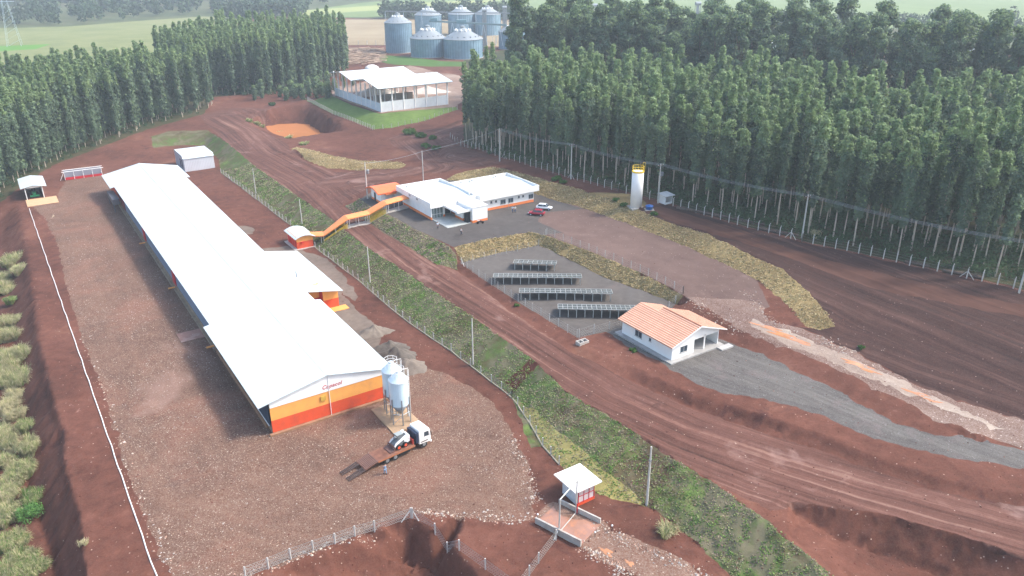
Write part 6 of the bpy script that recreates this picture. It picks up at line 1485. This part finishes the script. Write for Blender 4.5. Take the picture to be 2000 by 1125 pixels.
TB = [(22,505,3.2,2.4,(.5,.4,.1)),(12,540,2.6,2.2,(.55,.4,.05)),(38,520,2.3,1.8,(.6,.35,.05)),(24,578,1.5,1.3,(.1,.4,.5)),(28,620,2.0,1.5,(.6,.35,.05)),(18,655,3.0,2.3,(.6,.35,.05)),(36,690,2.9,2.2,(.55,.4,.05)),(34,740,3.0,2.4,(.5,.4,.1)),(10,720,2.8,2.2,(.6,.35,.05)),
      (8,560,2.6,2.0,(.6,.35,.05)),(6,625,2.6,2.0,(.6,.35,.05)),(8,690,2.8,2.2,(.6,.35,.05)),(28,765,2.0,1.6,(.75,.25,0)),(10,790,2.2,1.9,(.8,.2,0)),(30,805,1.8,1.6,(.8,.2,0)),(8,835,2.4,2.0,(.5,.4,.1)),(30,932,2.2,1.9,(.4,.5,.1)),(34,1050,2.0,1.7,(.4,.4,.2)),(5,1000,2.4,2.0,(.5,.4,.1)),
      (52,828,2.2,1.7,(.3,.5,.2)),(22,862,2.6,2.0,(.5,.45,.05)),(62,868,2.4,2.0,(.45,.5,.05)),(45,915,2.6,2.0,(.35,.55,.1)),(12,900,2.4,2.0,(.5,.4,.1)),(62,972,2.0,1.6,(.2,.4,.4)),(14,960,2.6,2.1,(.5,.4,.1)),(18,1010,2.4,2.0,(.45,.45,.1)),(12,1060,2.4,2.0,(.3,.5,.2)),(48,1085,2.2,1.9,(.35,.45,.2)),(70,1105,1.9,1.6,(.3,.5,.2)),(20,1115,2.4,2.0,(.4,.4,.2))]
TL = ['topmost pale tussock','pale tussock below the topmost one','small pale tussock right of the topmost','fresh green low tussock under the top group','small dry tussock starting the second group','large dry tussock of the second group at the photo edge','large dry tussock right in the second group','lowest dry tussock of the second group','dry tussock at the photo edge in the second group','straw tussock at the photo edge under the topmost pair','straw tussock at the photo edge beside the green low one','straw tussock at the photo edge, middle of second group','dry twiggy tussock just under the second group','grey dry tussock at the photo edge between groups','low grey dry tussock just above the third group','tussock at the photo edge starting the third group','tussock between third group and the leafy bush','tussock directly under the leafy bush','tussock at the photo edge level with the leafy bush','green tipped tussock starting the third group','straw coloured tussock of the third group','tussock of the third group nearest the terrace edge','lower tussock of the third group','tussock of the third group at the photo edge','green tussock just above the leafy bush','pale tussock left of the leafy bush','pale tussock below left of the leafy bush','tussock near the lower left photo corner','pale green tussock in the lowest group','lowest group tussock nearest the red bank','tussock in the very corner of the photo']
for (px, py, h, rd, mix), lb in zip(TB, TL):
    p = G(px, py+12); grass_clump(p, h, rd*(1.45 if py < 800 else 1.2), 2200, mix, lb+', left slope', group='tall grass tussocks on the left slope')
p = G(58, 1015); bush(p, 1.9, 2.6, 34, foliage('leafy green', (.12,.26,.07), .3, .3, 1.5), 'round leafy bright green bush among the tall tussocks at lower left', size=.11)
p = G(162, 1062); grass_clump(p, .8, .8, 160, (.9,.1,0), 'lone small dry grass tuft on the red slope at lower left', 'grass_tuft', width=.03)
p = G(1297, 1040); grass_clump(p, 1.7, 1.9, 520, (.55,.4,.05), 'brown dry shrub on red soil below the grass bank', 'dry_shrub', cat='shrub', width=.04); 
p = G(1590, 462); grass_clump(p, 2.0, 1.6, 400, (.8,.2,0), 'dry grass clump at the foot of a power pole', 'grass_tussock')
SH = [(800,262,2.6,'leafy shrub at the bend of the dirt lane'),(822,268,2.0,'low leafy shrub right of the lane bend'),(845,272,1.6,'smallest leafy shrub along the lane bend'),(833,288,1.8,'green shrub beside the short leaning fence'),(852,292,1.6,'green shrub right of its twin near the leaning fence'),(1086,352,1.5,'shrub on the berm behind the office roof corner'),(1100,358,1.2,'small shrub right on the berm behind the office'),(1203,392,1.0,'low shrub left of the water tower'),(1218,402,1.1,'low shrub at the foot of the water tower'),(1277,420,1.0,'low shrub below the blue tank'),(532,206,1.7,'shrub on the rim above the pond pit'),(1683,680,.6,'small green weed on the dark worked soil'),(1237,686,.7,'small green shrub beside the house apron'),(1010,598,.6,'weed on the road edge by the solar fence')]
for px, py, r_, lb in SH: bush(G(px, py), r_, r_*.9, int(8+r_*8), m_bush if px != 532 else m_shrubd, lb, 'shrub', 'scattered shrubs', size=.12 if r_ < 1.5 else .2, cat='shrub')
for (px, py, h, lb) in ((487,238,1.6,'dry grass strip starting the pond rim'),(500,243,1.6,'dry grass on the pond rim left part'),(512,249,1.6,'dry grass on the pond rim by the water'),(548,262,1.3,'pale grass on the near pond rim'),(565,270,1.3,'pale grass lower on the near pond rim'),(595,282,1.0,'small grass tuft at the near end of the pond')):
    grass_clump(G(px, py), h, 2.2, 260, (.35,.45,.2), lb, 'grass_tuft', 'grass tufts on the pond rim', width=.08)
# grass and straw on the banks: too many blades to count
def tufts(name, polys, mats, label, mixf, h0, h1, w_=.10, thr=.5):
    Vg = []; Mg = []
    for poly, n in polys:
        gw = [tuple(G(*q)[:2]) for q in poly]; xs = [p[0] for p in gw]; ys = [p[1] for p in gw]; cnt = tries = 0
        while cnt < n and tries < n*40:
            tries += 1; x, y = random.uniform(min(xs), max(xs)), random.uniform(min(ys), max(ys))
            if not inpoly(x, y, gw): continue
            v = float(vnoise(np.array([x*.25]), np.array([y*.25]), 44)[0]); v2 = float(vnoise(np.array([x*.9]), np.array([y*.9]), 45)[0])
            if v+v2*.6 < thr: continue
            cnt += 1; z = gz(x, y); m_ = mixf(v2); hgt = random.uniform(h0, h1); k_ = w_*(1+max(0, y-120)/200)
            for b in range(3):
                a = random.random()*6.28; dx, dy = math.cos(a)*k_, math.sin(a)*k_; lx, ly = random.uniform(-1.8,1.8)*k_, random.uniform(-1.8,1.8)*k_
                Vg += [(x-dx,y-dy,z),(x+dx,y+dy,z),(x+lx,y+ly,z+hgt)]; Mg.append(m_)
    return tag(npmesh(name, np.array(Vg), np.arange(len(Vg)).reshape(-1,3), mats, Mg), label, 'grass', kind='stuff')
m_t = [foliage('dry turf blade', (.37,.31,.23), .3, .35, 1), foliage('turf blade', (.30,.37,.15), .3, .35, 1), foliage('green turf blade', (.17,.29,.07), .3, .35, 1)]
gslope = [(q[0], q[1]) for q in A_[4:]]+[(q[0], q[1]) for q in B_[::-1][:-4]]
tufts('grass', [(gslope, 23000)], m_t, 'tufts of short grass on the bank between barn and road', lambda v2: 2 if v2 > .60 and random.random() < .8 else (1 if random.random() < .5 else 0), .05, .16, .10, .56)
tufts('dry_turf', [([(893,526),(850,515),(770,464),(728,438),(690,416),(675,402),(703,389),(724,404),(802,443),(880,484),(890,500)], 4200)], m_t, 'dry turf on the bank below the parking lot', lambda v2: 2 if v2 > .72 else (1 if random.random() < .25 else 0), .06, .2, .12, .2)
m_s = [foliage('straw blade', (.40,.31,.17), .3, .2, 1), foliage('pale straw blade', (.50,.41,.25), .3, .2, 1), foliage('greenish straw blade', (.24,.24,.11), .3, .3, 1)]
zs = [z_[1] for z_ in Z if z_[0] == 'straw_slope']
tufts('straw', [(zs[0], 6500), (zs[1], 8000), (zs[2], 1200)], m_s, 'loose straw laid over the golden banks', lambda v2: 2 if random.random() < .18 else random.choice((0,1)), .05, .16, .12, .25)
# loose stones lying on the yard and its rim
def stones(name, n, sampler, label, smin=.04, smax=.13, mats=None):
    base = [(1,0,0),(-1,0,0),(0,1,0),(0,-1,0),(0,0,1),(0,0,-.6)]; bf = [(0,2,4),(2,1,4),(1,3,4),(3,0,4),(2,0,5),(1,2,5),(3,1,5),(0,3,5)]
    V = np.zeros((n*6,3)); F = np.zeros((n*8,3), dtype=int); mi = np.zeros(n*8, dtype=int)
    for i in range(n):
        x, y = sampler(); s = smin+(smax-smin)*random.random()**2.5; a = random.random()*6.28; c, s_ = math.cos(a), math.sin(a); z = gz(x, y)
        for k, (bx, by, bz_) in enumerate(base):
            bx *= random.uniform(.7,1.3); by *= random.uniform(.5,1.0); V[i*6+k] = (x+(bx*c-by*s_)*s, y+(bx*s_+by*c)*s, z+bz_*s*.6+s*.15)
        F[i*8:i*8+8] = np.array(bf)+i*6; mi[i*8:i*8+8] = random.choice((0,0,1,1,2))
    return tag(npmesh(name, V, F, mats or [m_st1, m_st2, m_st3], mi), label, 'stones', kind='stuff')
m_st1 = mat('pale stone', (.46,.38,.31), .85, var=.2); m_st2 = mat('brown stone', (.32,.20,.15), .85, var=.3); m_st3 = mat('grey stone', (.40,.36,.33), .85, var=.2)
yp = [tuple(G(*q)[:2]) for q in Z[1][1]]; yx = [p[0] for p in yp]; yy_ = [p[1] for p in yp]
def samp_yard():
    while True:
        x, y = random.uniform(min(yx), max(yx)), 60+(max(yy_)-60)*random.random()**1.6
        if y < 200 and inpoly(x, y, yp):
            v = float(vnoise(np.array([x*.12]), np.array([y*.12]), 61)[0])*.6+float(vnoise(np.array([x*.5]), np.array([y*.5]), 62)[0])*.4
            if random.random() < max(.05, (v-.38)*2.4) : return x, y
stones('loose_stones', 6500, samp_yard, 'loose pale stones scattered over the stony yard')
def along(lines, w_):
    def f():
        L = random.choice(lines); k = random.randrange(len(L)-1); t = random.random(); a = G(*L[k]); b = G(*L[k+1]); q = a.lerp(b, t); return q.x+random.gauss(0, w_), q.y+random.gauss(0, w_)
    return f
edge_l = [[(1030,1012),(960,1012),(880,1005),(820,1000)],[(1160,1020),(1200,1045),(1270,1080),(1340,1105),(1400,1140)],[(1140,1070),(1200,1100),(1230,1135)],[(470,1126),(560,1096),(650,1062),(740,1030)],[(340,1120),(300,1030),(250,910),(210,780),(160,650)],[(1000,850),(1035,930),(1045,985)]]
stones('rim_stones', 1700, along(edge_l, .55), 'rubble along the rims of the yard and the lower drive', .06, .24)
stones('rubble_bank', 480, along([[(1462,570),(1480,600),(1510,630),(1560,655)],[(1350,590),(1400,620),(1450,650)],[(1600,660),(1660,690)]], .7), 'pale rubble beside the washed gravel road', .08, .24)
# clods on red soil near the camera
clod = [mat('red clod', (.15,.052,.038), .95, var=.3), mat('dark clod', (.08,.028,.02), .95, var=.3), mat('pale chip', (.24,.15,.12), .9)]
def samp_any():
    while True:
        px, py = random.uniform(-10, 2010), 420+720*random.random()**.8; q = G(px, py)
        h = TIN.ray_cast(CAM, ray(px, py))
        if q.y < 230: return q.x, q.y
stones('soil_clods', 5000, samp_any, 'small clods and chips strewn over the bare red soil', .04, .16, clod)
# ================================================================ HAZE
hz = MB().box(-5600, 5600, -300, 5700, -9, 75).build('haze', None)
hz.data.materials.clear(); mh = bpy.data.materials.new('haze air'); mh.use_nodes = True; nh = mh.node_tree; nh.nodes.clear()
oo = nh.nodes.new('ShaderNodeOutputMaterial'); pv = nh.nodes.new('ShaderNodeVolumePrincipled'); pv.inputs['Density'].default_value = .00030; pv.inputs['Color'].default_value = (.80,.90,1,1); pv.inputs['Anisotropy'].default_value = .1
nh.links.new(pv.outputs[0], oo.inputs['Volume']); hz.data.materials.append(mh); tag(hz, kind='stuff')
mh.cycles.homogeneous_volume = True if hasattr(mh.cycles, 'homogeneous_volume') else None
